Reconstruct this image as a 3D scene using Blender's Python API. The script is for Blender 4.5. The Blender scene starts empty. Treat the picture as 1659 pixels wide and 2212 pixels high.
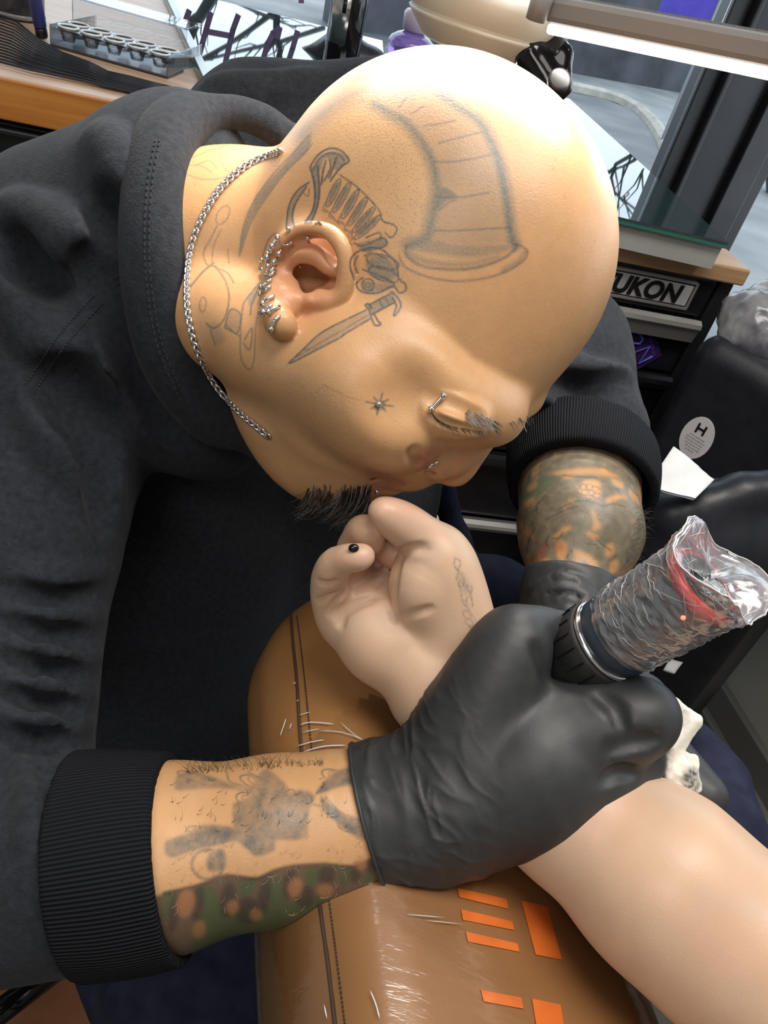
import bpy, math, random
import numpy as np
from mathutils import Vector, Matrix

# ------------------------------------------------------------------ camera, world, lights, exposure
IW, IH, FPX = 1659, 2212, 1650.0
_p, _ro = math.radians(38), math.radians(16)
FW = np.array([0, math.cos(_p), -math.sin(_p)])
_u0 = np.array([0, math.sin(_p), math.cos(_p)]); _r0 = np.array([1.0, 0, 0])
RT = math.cos(_ro) * _r0 + math.sin(_ro) * _u0          # camera right
UP = math.cos(_ro) * _u0 - math.sin(_ro) * _r0          # camera up
DN = -UP
ORG = np.array([0, 0, 1.2])
SC = bpy.context.scene
COL = SC.collection
cam = bpy.data.cameras.new('camera'); camo = bpy.data.objects.new('camera', cam); COL.objects.link(camo)
cam.sensor_fit = 'VERTICAL'; cam.sensor_height = 36.0; cam.lens = 36.0 * FPX / IH
cam.clip_start = 0.02; cam.clip_end = 200
camo.matrix_world = Matrix(((RT[0], UP[0], -FW[0], ORG[0]), (RT[1], UP[1], -FW[1], ORG[1]), (RT[2], UP[2], -FW[2], ORG[2]), (0, 0, 0, 1)))
SC.camera = camo
SC.view_settings.view_transform = 'Standard'; SC.view_settings.look = 'None'
SC.view_settings.gamma = 1.0; SC.view_settings.use_curve_mapping = False
SC.view_settings.exposure = 0.0
w = bpy.data.worlds.new('overcast_sky'); SC.world = w; w.use_nodes = True
_bg = w.node_tree.nodes['Background']; _bg.inputs[0].default_value = (0.80, 0.90, 1.0, 1); _bg.inputs[1].default_value = 2.8

def V3(a): return Vector((float(a[0]), float(a[1]), float(a[2])))
def ray(x, y): return FW + RT * ((x - IW / 2) / FPX) + DN * ((y - IH / 2) / FPX)
def P(x, y, d): return ORG + ray(x, y) * d               # a point at depth d metres seen at pixel x, y of the photograph
def onz(x, y, z): r = ray(x, y); return ORG + r * ((z - ORG[2]) / r[2])
def onplane(x, y, pt, n): r = ray(x, y); return ORG + r * (np.dot(np.asarray(pt) - ORG, n) / np.dot(r, n))
def unit(v): v = np.asarray(v, float); return v / np.linalg.norm(v)

def area_light(name, loc, target, size, size_y, power, color):
    l = bpy.data.lights.new(name, 'AREA'); l.shape = 'RECTANGLE'; l.size = size; l.size_y = size_y
    l.energy = power; l.color = color
    o = bpy.data.objects.new(name, l); COL.objects.link(o)
    o.location = V3(loc); o.rotation_euler = (V3(target) - V3(loc)).to_track_quat('-Z', 'Y').to_euler()
    return o
LAMP, DISC, BAR2 = 0.3, 0.2, 1.15
# two unseen ceiling lights for soft fill, above and behind the photographer
area_light('ceiling_light_near', (0.35, 0.25, 2.52), (0.3, 0.45, 0.0), 1.2, 0.6, 28, (1.0, 0.95, 0.88))
area_light('ceiling_light_far', (-0.6, -1.1, 2.52), (-0.6, -0.6, 0.0), 1.2, 0.6, 16, (1.0, 0.95, 0.88))

# ------------------------------------------------------------------ materials
def mat(name, color=(0.5, 0.5, 0.5), rough=0.5, metal=0.0, **kw):
    m = bpy.data.materials.new(name); m.use_nodes = True
    b = m.node_tree.nodes['Principled BSDF']
    b.inputs['Base Color'].default_value = (*color, 1); b.inputs['Roughness'].default_value = rough; b.inputs['Metallic'].default_value = metal
    for k, v in kw.items():
        b.inputs[k.replace('_', ' ')].default_value = v
    return m
def nd(m, t, **kw):
    n = m.node_tree.nodes.new(t)
    for k, v in kw.items():
        if hasattr(n, k) and k not in n.inputs: setattr(n, k, v)
        else: n.inputs[k].default_value = v
    return n
def ln(m, a, ao, b, bi): m.node_tree.links.new(a.outputs[ao], b.inputs[bi])
def bsdf(m): return m.node_tree.nodes['Principled BSDF']
def add_noise(m, c1, c2, scale=20, detail=4, bump=0.0, bscale=None, stretch=None, lo=0.35, hi=0.65, dist=0.002):
    b = bsdf(m); tc = nd(m, 'ShaderNodeTexCoord'); src = tc; so = 'Object'
    if stretch:
        mp = nd(m, 'ShaderNodeMapping'); mp.inputs['Scale'].default_value = stretch; ln(m, tc, 'Object', mp, 'Vector'); src = mp; so = 'Vector'
    n = nd(m, 'ShaderNodeTexNoise'); n.inputs['Scale'].default_value = scale; n.inputs['Detail'].default_value = detail; ln(m, src, so, n, 'Vector')
    r = nd(m, 'ShaderNodeValToRGB'); r.color_ramp.elements[0].position = lo; r.color_ramp.elements[1].position = hi
    r.color_ramp.elements[0].color = (*c1, 1); r.color_ramp.elements[1].color = (*c2, 1)
    ln(m, n, 'Fac', r, 'Fac'); ln(m, r, 'Color', b, 'Base Color')
    if bump:
        n2 = nd(m, 'ShaderNodeTexNoise'); n2.inputs['Scale'].default_value = bscale or scale; n2.inputs['Detail'].default_value = 5; ln(m, src, so, n2, 'Vector')
        bp = nd(m, 'ShaderNodeBump'); bp.inputs['Strength'].default_value = bump; bp.inputs['Distance'].default_value = dist
        ln(m, n2, 'Fac', bp, 'Height'); ln(m, bp, 'Normal', b, 'Normal')
    return m

# ------------------------------------------------------------------ object helpers
def tag(o, label=None, cat=None, group=None, kind=None):
    if label: o['label'] = label
    if cat: o['category'] = cat
    if group: o['group'] = group
    if kind: o['kind'] = kind
    return o
def empty(name, loc, label=None, cat=None, group=None):
    o = bpy.data.objects.new(name, None); COL.objects.link(o); o.location = V3(loc); o.empty_display_size = 0.02
    return tag(o, label, cat, group)
def link(name, me, m, parent=None):
    o = bpy.data.objects.new(name, me); COL.objects.link(o)
    if m: me.materials.append(m)
    if parent:
        o.parent = parent; o.matrix_parent_inverse = Matrix.Translation(parent.location).inverted() if parent.type == 'EMPTY' and parent.parent is None else Matrix.Identity(4)
    return o
def obj(name, verts, faces, m, parent=None, smooth=False):
    me = bpy.data.meshes.new(name); me.from_pydata([tuple(map(float, v)) for v in verts], [], faces); me.update()
    if smooth: me.polygons.foreach_set('use_smooth', [True] * len(me.polygons))
    return link(name, me, m, parent)
class MB:
    """collects world-space shapes into one mesh"""
    def __init__(s): s.v = []; s.f = []
    def add(s, vs, fs):
        n = len(s.v); s.v += [tuple(map(float, v)) for v in vs]; s.f += [tuple(i + n for i in f) for f in fs]; return s
    def box(s, c, ax, ay, az, bev=0.0):
        """box with centre c and half-axis vectors; chamfered edges when bev > 0"""
        c = np.asarray(c, float); A = [np.asarray(a, float) for a in (ax, ay, az)]; L = [np.linalg.norm(a) for a in A]
        if bev <= 0:
            vs = [c + i * A[0] + j * A[1] + k * A[2] for i in (-1, 1) for j in (-1, 1) for k in (-1, 1)]
            return s.add(vs, [(0, 1, 3, 2), (4, 6, 7, 5), (0, 4, 5, 1), (2, 3, 7, 6), (0, 2, 6, 4), (1, 5, 7, 3)])
        import bmesh
        bm = bmesh.new(); bmesh.ops.create_cube(bm, size=2)
        for v in bm.verts: v.co = Vector([v.co[i] * L[i] for i in range(3)])
        bmesh.ops.bevel(bm, geom=bm.edges[:], offset=bev, segments=2, profile=0.5, affect='EDGES')
        E = [a / l for a, l in zip(A, L)]
        bm.verts.index_update()
        vs = [c + v.co[0] * E[0] + v.co[1] * E[1] + v.co[2] * E[2] for v in bm.verts]; fs = [tuple(v.index for v in f.verts) for f in bm.faces]
        bm.free(); return s.add(vs, fs)
    def tube(s, pts, rad, n=8, cap=True):
        pts = [np.asarray(p, float) for p in pts]; K = len(pts)
        rad = [rad] * K if np.isscalar(rad) else rad
        base = len(s.v); up = None
        for i, p in enumerate(pts):
            t = unit(pts[min(i + 1, K - 1)] - pts[max(i - 1, 0)])
            if up is None: up = unit(np.cross(t, [0.3, 0.2, 0.93]) if abs(t[2]) < 0.95 else np.cross(t, [1, 0, 0]))
            up = unit(up - t * np.dot(up, t)); bi = np.cross(t, up)
            for j in range(n):
                a = 2 * math.pi * j / n; q = p + (up * math.cos(a) + bi * math.sin(a)) * rad[i]; s.v.append(tuple(map(float, q)))
        for i in range(K - 1):
            for j in range(n):
                a = base + i * n + j; b = base + i * n + (j + 1) % n; s.f.append((a, b, b + n, a + n))
        if cap:
            s.f.append(tuple(base + j for j in range(n))[::-1]); s.f.append(tuple(base + (K - 1) * n + j for j in range(n)))
        return s
    def lathe(s, c, axis, prof, n=32, ref=None):
        """prof: list of (distance along axis, radius)"""
        c = np.asarray(c, float); t = unit(axis); u = unit(np.cross(t, ref if ref is not None else ([0, 0, 1] if abs(t[2]) < 0.9 else [1, 0, 0]))); b = np.cross(t, u); base = len(s.v)
        for (h, r) in prof:
            for j in range(n):
                a = 2 * math.pi * j / n; s.v.append(tuple(map(float, c + t * h + (u * math.cos(a) + b * math.sin(a)) * r)))
        for i in range(len(prof) - 1):
            for j in range(n):
                a = base + i * n + j; q = base + i * n + (j + 1) % n; s.f.append((a, q, q + n, a + n))
        s.f.append(tuple(base + j for j in range(n))[::-1]); s.f.append(tuple(base + (len(prof) - 1) * n + j for j in range(n)))
        return s
    def sphere(s, c, r, n=12, m=8):
        return s.lathe(c, [0, 0, 1], [(-r * math.cos(math.pi * (i + 0.02) / (m + 0.04)), max(1e-5, r * math.sin(math.pi * (i + 0.02) / (m + 0.04)))) for i in range(m + 1)], n)
    def build(s, name, m, parent=None, smooth=False, flat_angle=None):
        o = obj(name, s.v, s.f, m, parent, smooth)
        return o

# ------------------------------------------------------------------ signed distance sculpting (smooth unions meshed by surface nets)
def vnoise(p, scale, seed=0):
    q = p * scale + seed * 17.31; i = np.floor(q).astype(np.int64); f = q - i; f = f * f * (3 - 2 * f); out = 0
    for dx in (0, 1):
        for dy in (0, 1):
            for dz in (0, 1):
                h = ((i[:, 0] + dx) * 374761393 + (i[:, 1] + dy) * 668265263 + (i[:, 2] + dz) * 2147483647 + seed * 974711) & 0xffffffff
                h = (h ^ (h >> 13)) * 1274126177 & 0xffffffff; h = (h ^ (h >> 16)) & 0xffff
                out = out + (h / 65535.0) * (f[:, 0] if dx else 1 - f[:, 0]) * (f[:, 1] if dy else 1 - f[:, 1]) * (f[:, 2] if dz else 1 - f[:, 2])
    return out
def fbm(p, scale, seed=0, oct=4):
    a, s, t = 0.5, 0, 0
    for o in range(oct): s = s + a * vnoise(p, scale * 2 ** o, seed + o); t += a; a *= 0.5
    return s / t
def catmull(pts, n=4):
    A = np.asarray(pts, float); out = []
    if len(A) < 3: return pts
    for i in range(len(A) - 1):
        p0, p1, p2, p3 = A[max(i - 1, 0)], A[i], A[i + 1], A[min(i + 2, len(A) - 1)]
        for j in range(n):
            t = j / n; out.append(0.5 * (2 * p1 + (p2 - p0) * t + (2 * p0 - 5 * p1 + 4 * p2 - p3) * t * t + (3 * p1 - p0 - 3 * p2 + p3) * t ** 3))
    return out + [A[-1]]
class SDF:
    def __init__(s): s.pr = []
    def _add(s, fn, lo, hi, k, op): s.pr.append((fn, np.asarray(lo), np.asarray(hi), k, op)); return s
    def chain(s, pts, k=0.01, op='u'):
        """pts: (x px, y px, depth m, radius px) joints of a tapered limb"""
        W = [(P(x, y, d), r * d / FPX) for x, y, d, r in pts]
        return s.wchain(W, k, op)
    def spl(s, pts, k=0.01, op='u', n=4):
        """the same along a smooth curve through the joints"""
        return s.chain(catmull(pts, n), k, op)
    def wchain(s, W, k=0.01, op='u'):
        if len(W) == 1: W = W * 2
        for (a, ra), (b, rb) in zip(W[:-1], W[1:]):
            a = np.asarray(a, float); b = np.asarray(b, float)
            def fn(p, a=a, b=b, ra=ra, rb=rb):
                ba = b - a; l2 = max(ba @ ba, 1e-12); q = p - a; t = np.clip(q @ ba / l2, 0, 1)
                return np.sqrt(((q - t[:, None] * ba) ** 2).sum(1)) - (ra + t * (rb - ra))
            R = max(ra, rb); s._add(fn, np.minimum(a, b) - R, np.maximum(a, b) + R, k, op)
        return s
    def ell(s, x, y, d, ax, rad, k=0.01, op='u'):
        """ellipsoid at pixel and depth; ax: three direction vectors in camera terms (right, down, away); rad in metres"""
        c = P(x, y, d); A = np.array([unit(a[0] * RT + a[1] * DN + a[2] * FW) for a in ax]); rad = np.asarray(rad, float)
        def fn(p):
            q = (p - c) @ A.T; k0 = np.sqrt(((q / rad) ** 2).sum(1)); k1 = np.sqrt(((q / rad ** 2) ** 2).sum(1)); return k0 * (k0 - 1) / np.maximum(k1, 1e-9)
        R = rad.max(); return s._add(fn, c - R, c + R, k, op)
    def box(s, c, A, half, r=0.0, k=0.002, op='s'):
        c = np.asarray(c, float); A = np.array([unit(a) for a in A]); half = np.asarray(half, float)
        def fn(p):
            q = np.abs((p - c) @ A.T) - half + r; return np.sqrt((np.maximum(q, 0) ** 2).sum(1)) + np.minimum(q.max(1), 0) - r
        R = np.linalg.norm(half); return s._add(fn, c - R, c + R, k, op)
    def disp(s, fn): s.pr.append((fn, None, None, 0, 'd')); return s
    def __call__(s, p, margin=0.012):
        if len(p) > 5000:                                             # split in space so that each piece meets few primitives
            ax = int(np.argmax(p.max(0) - p.min(0))); o = np.argsort(p[:, ax]); h = len(o) // 2; d = np.empty(len(p)); d[o[:h]] = s(p[o[:h]], margin); d[o[h:]] = s(p[o[h:]], margin); return d
        if getattr(s, '_n', 0) != len(s.pr):
            s._n = len(s.pr); s._lo = np.array([q[1] - q[3] if q[1] is not None else [-9] * 3 for q in s.pr]); s._hi = np.array([q[2] + q[3] if q[2] is not None else [9] * 3 for q in s.pr])
        d = np.full(len(p), 1.0); a, b = p.min(0), p.max(0)
        for t in np.nonzero(((s._hi + margin > a) & (s._lo - margin < b)).all(1))[0]:
            fn, lo, hi, k, op = s.pr[t]
            if op == 'd': d = d + fn(p, d); continue
            q = fn(p)
            if op == 'u':
                h = np.maximum(k - np.abs(d - q), 0) / k; d = np.minimum(d, q) - h * h * k * 0.25
            else:
                q = -q; h = np.maximum(k - np.abs(d - q), 0) / k; d = np.maximum(d, q) + h * h * k * 0.25
        return d
    def hit(s, x, y, d0=0.25, d1=0.9):
        """first surface point on the line of sight through a pixel"""
        r = ray(x, y); L = np.linalg.norm(r); t = d0
        for _ in range(120):
            v = s(np.array([ORG + r * t]), 0.04)[0]
            if v < 0.0003: break
            t += max(min(v, 0.02), 0.0004) * 0.8 / L
            if t > d1: return None
        return ORG + r * t
    def grad(s, p, e=0.0006):
        g = 0
        for sgn in ((1, 1, 1), (1, -1, -1), (-1, 1, -1), (-1, -1, 1)):
            o = np.array(sgn, float); g = g + o * s(p + o * e)[:, None]
        return g / (4 * e)
    def net(s, h, B=4):
        lo = np.min([q[1] for q in s.pr if q[4] == 'u'], 0) - 3 * h; hi = np.max([q[2] for q in s.pr if q[4] == 'u'], 0) + 3 * h
        nb = np.ceil((hi - lo) / (h * B)).astype(int); n = nb * B
        g = np.stack(np.meshgrid(*[np.arange(k) for k in nb], indexing='ij'), -1).reshape(-1, 3)
        cd = s(lo + (g * B + (B - 1) / 2) * h, 0.05)
        act = np.abs(cd) < h * B * 1.35
        D = np.where(cd > 0, 1.0, -1.0).astype(np.float32).reshape(nb)
        D = D.repeat(B, 0).repeat(B, 1).repeat(B, 2)
        ga = g[act]; off = np.stack(np.meshgrid(*[np.arange(B)] * 3, indexing='ij'), -1).reshape(-1, 3)
        idx = (ga[:, None, :] * B + off[None]).reshape(-1, 3)
        val = np.concatenate([s(lo + c * h) for c in np.array_split(idx, max(1, len(idx) // 400000))])
        D[idx[:, 0], idx[:, 1], idx[:, 2]] = np.clip(val, -1, 1)
        sg = D < 0
        cs = sg[:-1, :-1, :-1].astype(np.int8)
        for o in [(0, 0, 1), (0, 1, 0), (0, 1, 1), (1, 0, 0), (1, 0, 1), (1, 1, 0), (1, 1, 1)]:
            cs = cs + sg[o[0]:n[0] - 1 + o[0], o[1]:n[1] - 1 + o[1], o[2]:n[2] - 1 + o[2]]
        cell = np.argwhere((cs > 0) & (cs < 8)); cid = np.full(cs.shape, -1, np.int32); cid[cell[:, 0], cell[:, 1], cell[:, 2]] = np.arange(len(cell))
        acc = np.zeros((len(cell), 3)); cnt = np.zeros(len(cell))
        C = [(a, b, c) for a in (0, 1) for b in (0, 1) for c in (0, 1)]
        for i in range(8):
            for j in range(i + 1, 8):
                if sum(abs(np.array(C[i]) - C[j])) != 1: continue
                a = D[cell[:, 0] + C[i][0], cell[:, 1] + C[i][1], cell[:, 2] + C[i][2]]; b = D[cell[:, 0] + C[j][0], cell[:, 1] + C[j][1], cell[:, 2] + C[j][2]]
                m = (a < 0) != (b < 0); t = np.zeros(len(cell)); t[m] = a[m] / (a[m] - b[m])
                acc[m] += np.array(C[i]) + t[m, None] * (np.array(C[j]) - C[i]); cnt[m] += 1
        verts = lo + (cell + acc / cnt[:, None]) * h
        quads = []
        for ax in range(3):
            u, v = (ax + 1) % 3, (ax + 2) % 3
            s0 = [slice(1, -1)] * 3; s1 = [slice(1, -1)] * 3; s0[ax] = slice(0, -1); s1[ax] = slice(1, None)
            A, Bq = sg[tuple(s0)], sg[tuple(s1)]
            e = np.argwhere(A != Bq); st = A[e[:, 0], e[:, 1], e[:, 2]]
            p = e.copy(); p[:, u] += 1; p[:, v] += 1
            def c(du, dv):
                q = p.copy(); q[:, u] += du; q[:, v] += dv; return cid[q[:, 0], q[:, 1], q[:, 2]]
            Q = np.stack([c(-1, -1), c(0, -1), c(0, 0), c(-1, 0)], 1); Q[~st] = Q[~st][:, ::-1]; quads.append(Q)
        Q = np.concatenate(quads); return verts, Q[(Q >= 0).all(1)]
def refine(V, Q, N, sel):
    """split the selected quads in four; neighbours keep the new edge points so that no crack opens"""
    S = sel[Q].any(1); q = Q[S]; k = len(q)
    E = np.concatenate([np.sort(q[:, [i, (i + 1) % 4]], 1) for i in range(4)])
    key = E[:, 0].astype(np.int64) * len(V) + E[:, 1]; uk, inv = np.unique(key, return_inverse=True)
    a, b = uk // len(V), uk % len(V); mid = (V[a] + V[b]) / 2; cen = V[q].mean(1); n0 = len(V)
    m = n0 + inv.reshape(4, k).T; c = n0 + len(uk) + np.arange(k)
    nq = np.concatenate([np.stack([q[:, i], m[:, i], c, m[:, (i + 3) % 4]], 1) for i in range(4)])
    rest = Q[~S]; ke = np.stack([np.sort(rest[:, [i, (i + 1) % 4]], 1) for i in range(4)], 1); ke = ke[..., 0].astype(np.int64) * n0 + ke[..., 1]
    pos = np.clip(np.searchsorted(uk, ke), 0, len(uk) - 1); hit = uk[pos] == ke; bd = hit.any(1)
    out = list(N)
    lut = dict(zip(uk.tolist(), range(n0, n0 + len(uk))))
    res = []
    for f in out:
        g = []
        for i, x in enumerate(f):
            y = f[(i + 1) % len(f)]; g.append(x); t = lut.get(min(x, y) * n0 + max(x, y))
            if t is not None: g.append(t)
        res.append(tuple(g))
    for f, h_, p_ in zip(rest[bd].tolist(), hit[bd].tolist(), pos[bd].tolist()):
        g = []
        for i in range(4):
            g.append(f[i])
            if h_[i]: g.append(n0 + p_[i])
        res.append(tuple(g))
    return np.concatenate([V, mid, cen]), np.concatenate([rest[~bd], nq]), res
def project(sd, V, idx, it=2):
    for _ in range(it):
        for c in np.array_split(idx, max(1, len(idx) // 200000)):
            p = V[c]; d = sd(p); g = sd.grad(p); l = (g * g).sum(1); st = np.clip(d / np.maximum(l, 0.2), -0.003, 0.003); V[c] = p - g * st[:, None]
    return V
def project_px(V):
    q = V - ORG; d = q @ FW; return q @ RT / d * FPX + IW / 2, q @ DN / d * FPX + IH / 2, d
def mesh_np(name, V, Q, N, m, parent=None, colors=None):
    me = bpy.data.meshes.new(name); nq = len(Q)
    loops = np.concatenate([Q.ravel()] + [np.array(f) for f in N]).astype(np.int32) if N else Q.ravel().astype(np.int32)
    tot = np.concatenate([np.full(nq, 4), np.array([len(f) for f in N], int)]).astype(np.int32) if N else np.full(nq, 4, np.int32)
    st = np.concatenate([[0], np.cumsum(tot)[:-1]]).astype(np.int32)
    me.vertices.add(len(V)); me.vertices.foreach_set('co', V.astype(np.float32).ravel())
    me.loops.add(len(loops)); me.loops.foreach_set('vertex_index', loops)
    me.polygons.add(len(tot)); me.polygons.foreach_set('loop_start', st); me.polygons.foreach_set('loop_total', tot)
    me.polygons.foreach_set('use_smooth', np.ones(len(tot), bool))
    for nm, arr in (colors or {}).items():
        if arr.ndim == 2:
            at = me.attributes.new(nm, 'FLOAT_COLOR', 'POINT'); c4 = np.ones((len(V), 4), np.float32); c4[:, :3] = arr; at.data.foreach_set('color', c4.ravel())
        else:
            at = me.attributes.new(nm, 'FLOAT', 'POINT'); at.data.foreach_set('value', arr.astype(np.float32))
    me.update(calc_edges=True); me.validate()
    return link(name, me, m, parent)
def sculpt(name, sd, h, m, parent=None, levels=(), colors=None, proj_all=True):
    V, Q = sd.net(h); N = []; n0 = len(V)
    for selfn in levels:
        V, Q, N = refine(V, Q, N, selfn(V))
    V = project(sd, V, np.arange(len(V)) if proj_all else np.arange(n0, len(V)), 2)
    return mesh_np(name, V, Q, N, m, parent, colors(V) if colors else None)

# ------------------------------------------------------------------ the workshop frame: everything by the window lines up with the benches
AX = np.array([0.966, 0.259, 0.0]); BX = np.array([-0.259, 0.966, 0.0]); ZX = np.array([0, 0, 1.0])
C1 = onz(1619, 584, 0.91)                                     # front right top corner of the tool cabinet's worktop
def D(s, b, z): q = C1 + AX * s + BX * b; return np.array([q[0], q[1], z])
def dbox(mb, s0, s1, b0, b1, z0, z1, bev=0.0): return mb.box(D((s0 + s1) / 2, (b0 + b1) / 2, (z0 + z1) / 2), AX * (s1 - s0) / 2, BX * (b1 - b0) / 2, ZX * (z1 - z0) / 2, bev)
def sb(q, z=None, b=None):
    w_ = onz(*q, z) if b is None else onplane(*q, C1 + BX * b, BX); return (w_ - C1) @ AX, (w_ - C1) @ BX, w_[2]

# ------------------------------------------------------------------ room shell
m_wall = mat('painted_wall', (0.5, 0.49, 0.46), 0.8); add_noise(m_wall, (0.48, 0.47, 0.44), (0.54, 0.53, 0.5), 6, 3, 0.1, 80)
m_dark = mat('black_window_frame', (0.012, 0.013, 0.016), 0.38); add_noise(m_dark, (0.010, 0.011, 0.014), (0.02, 0.021, 0.026), 9, 3, 0.05, 60)
m_olive = mat('olive_grey_wall', (0.16, 0.15, 0.12), 0.6); add_noise(m_olive, (0.33, 0.31, 0.26), (0.40, 0.375, 0.32), 5, 4, 0.1, 60)
m_floor = mat('worn_floor', (0.1, 0.09, 0.075), 0.55); add_noise(m_floor, (0.07, 0.062, 0.052), (0.13, 0.115, 0.095), 4, 6, 0.15, 50)
def struct(name, mb, m): return tag(mb.build(name, m), kind='structure')
struct('floor', MB().box([0, 0.4, -0.05], [2.6, 0, 0], [0, 2.6, 0], [0, 0, 0.05]), m_floor)
struct('ceiling', MB().box([0, 0.4, 2.66], [2.6, 0, 0], [0, 2.6, 0], [0, 0, 0.05]), m_wall)
struct('wall_left', MB().box([-2.5, 0.0, 1.3], [0.05, 0, 0], [0, 2.2, 0], [0, 0, 1.35]), m_wall)
struct('wall_near', MB().box([0, -1.9, 1.3], [2.6, 0, 0], [0, 0.05, 0], [0, 0, 1.35]), m_wall)
# right partition whose foot shows beside the bin
_q0, _q1 = onz(1500, 1500, 0), onz(1650, 1760, 0); _wd = unit(_q1 - _q0); _wn = np.cross(_wd, ZX)
struct('wall_right', MB().box(_q0 + _wd * 0.75 + ZX * 0.55 + _wn * -0.03, _wd * 1.05, _wn * 0.03, ZX * 0.55), m_olive)
struct('wall_near_right', MB().box([2.0, -0.6, 1.3], [0.05, 0, 0], [0, 1.4, 0], [0, 0, 1.35]), m_wall)
m_base = mat('grey_baseboard', (0.15, 0.14, 0.12), 0.5)
bb = MB(); bb.box(_q0 + _wd * 0.75 + ZX * 0.05 + _wn * 0.009, _wd * 1.05, _wn * 0.009, ZX * 0.05, 0.003); bb.box(_q0 + _wd * 0.75 + ZX * 0.016 + _wn * 0.022, _wd * 1.05, _wn * 0.012, ZX * 0.016, 0.004)
struct('baseboard_right', bb, m_base)
# shop window behind the benches
WB = 1.21
win = MB()
dbox(win, -2.4, 1.9, WB - 0.04, WB + 0.06, 2.25, 2.62)
dbox(win, -2.4, 1.9, WB - 0.04, WB + 0.06, 0.0, 0.30)
dbox(win, -2.4, -2.3, WB - 0.04, WB + 0.06, 0.1, 2.3)
s_l = sb((1455, 300), b=WB)[0]; s_r = sb((1615, 440), b=WB)[0]
o_win = struct('window_1', win, m_dark)
post = MB()
for f0, f1, pr in ((0.0, 0.16, 0.012), (0.17, 0.22, 0.04), (0.22, 0.62, 0.02), (0.62, 0.86, 0.05), (0.87, 1.0, 0.03)):
    dbox(post, s_l + (s_r - s_l) * f0, s_l + (s_r - s_l) * f1, WB - pr, WB + 0.06, 0.1, 2.3, 0.004)
post.build('post', m_dark, o_win)
m_pane = bpy.data.materials.new('window_glass'); m_pane.use_nodes = True
_nt = m_pane.node_tree; _nt.nodes.clear()
_o = _nt.nodes.new('ShaderNodeOutputMaterial'); _mx = _nt.nodes.new('ShaderNodeMixShader'); _tr = _nt.nodes.new('ShaderNodeBsdfTransparent'); _gl = _nt.nodes.new('ShaderNodeBsdfGlossy'); _fr = _nt.nodes.new('ShaderNodeFresnel')
_gl.inputs['Roughness'].default_value = 0.02; _fr.inputs['IOR'].default_value = 1.12; _tr.inputs['Color'].default_value = (0.93, 0.96, 0.97, 1)
_nt.links.new(_fr.outputs[0], _mx.inputs[0]); _nt.links.new(_tr.outputs[0], _mx.inputs[1]); _nt.links.new(_gl.outputs[0], _mx.inputs[2]); _nt.links.new(_mx.outputs[0], _o.inputs[0])
dbox(MB(), -2.3, s_l, WB + 0.004, WB + 0.008, 0.1, 2.27).build('pane', m_pane, o_win)
dbox(MB(), s_r, 1.85, WB + 0.004, WB + 0.008, 0.1, 2.27).build('pane', m_pane, o_win)

# ------------------------------------------------------------------ street outside
m_road = mat('wet_asphalt', (0.08, 0.08, 0.085), 0.6); add_noise(m_road, (0.055, 0.056, 0.06), (0.13, 0.13, 0.135), 1.3, 8, 0.3, 40)
m_walk = mat('pale_pavement', (0.2, 0.2, 0.2), 0.85); add_noise(m_walk, (0.15, 0.15, 0.15), (0.24, 0.24, 0.24), 1.5, 5, 0.05, 8)
m_curb = mat('curb_stone', (0.3, 0.28, 0.24), 0.8); add_noise(m_curb, (0.24, 0.22, 0.19), (0.34, 0.31, 0.27), 8, 4)
struct('ground', MB().box([4, 26, -0.12], [30, 0, 0], [0, 23, 0], [0, 0, 0.02]), m_walk)
def slab(pxs, z, t, m, name):
    pts = [onz(x, y, z) for x, y in pxs]; n = len(pts)
    vs = [p for p in pts] + [p - ZX * t for p in pts]
    return struct(name, MB().add(vs, [tuple(range(n)), tuple(range(n, 2 * n))[::-1]] + [(i, (i + 1) % n, n + (i + 1) % n, n + i) for i in range(n)]), m)
slab([(1180, 190), (1300, 212), (1372, 240), (1420, 290), (1445, 345), (1400, 520), (1200, 500)], -0.05, 0.04, m_road, 'trim_1')
slab([(250, -30), (900, 60), (1000, 200), (400, 250)], -0.06, 0.03, m_road, 'trim_2')
cp = [onz(x, y, -0.06) for x, y in [(1180, 186), (1240, 195), (1300, 208), (1345, 222), (1380, 242), (1412, 275), (1436, 315), (1450, 360)]]
cb = MB(); cb.tube(cp, 0.085, 8); struct('trim_3', cb, m_curb)
m_hedge = mat('dark_street_wall', (0.02, 0.021, 0.027), 0.5); add_noise(m_hedge, (0.012, 0.013, 0.018), (0.05, 0.052, 0.065), 2, 4)
_a, _b = onz(1000, 120, -0.1), onz(1640, 235, -0.1)
_wdir = unit(_b - _a)
struct('wall_far', MB().box((_a + _b) / 2 + ZX * 0.55 + np.cross(ZX, _wdir) * 0.3, _wdir * 4.5, np.cross(ZX, _wdir) * 0.15, ZX * 0.62), m_hedge)
# purple blue street banner seen above the lamp
m_ban = mat('violet_banner', (0.035, 0.02, 0.28), 0.5); add_noise(m_ban, (0.03, 0.018, 0.25), (0.06, 0.03, 0.36), 5, 3)
_bc = P(1490, 2, 6.5); t_ = empty('street_banner', _bc, 'violet blue banner outside the window, above the lamp bar', 'banner')
m_steel0 = mat('dull_steel', (0.25, 0.25, 0.26), 0.45, 0.7)
MB().box(_bc + ZX * 0.15, AX * 0.24, BX * 0.01, ZX * 0.28, 0.004).build('cloth_panel', m_ban, t_)
for s_ in (0.26,): MB().tube([_bc + AX * s_ + ZX * 0.45, [(_bc + AX * s_)[0], (_bc + AX * s_)[1], -0.09]], 0.014, 8).build('pole', m_steel0, t_)

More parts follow.
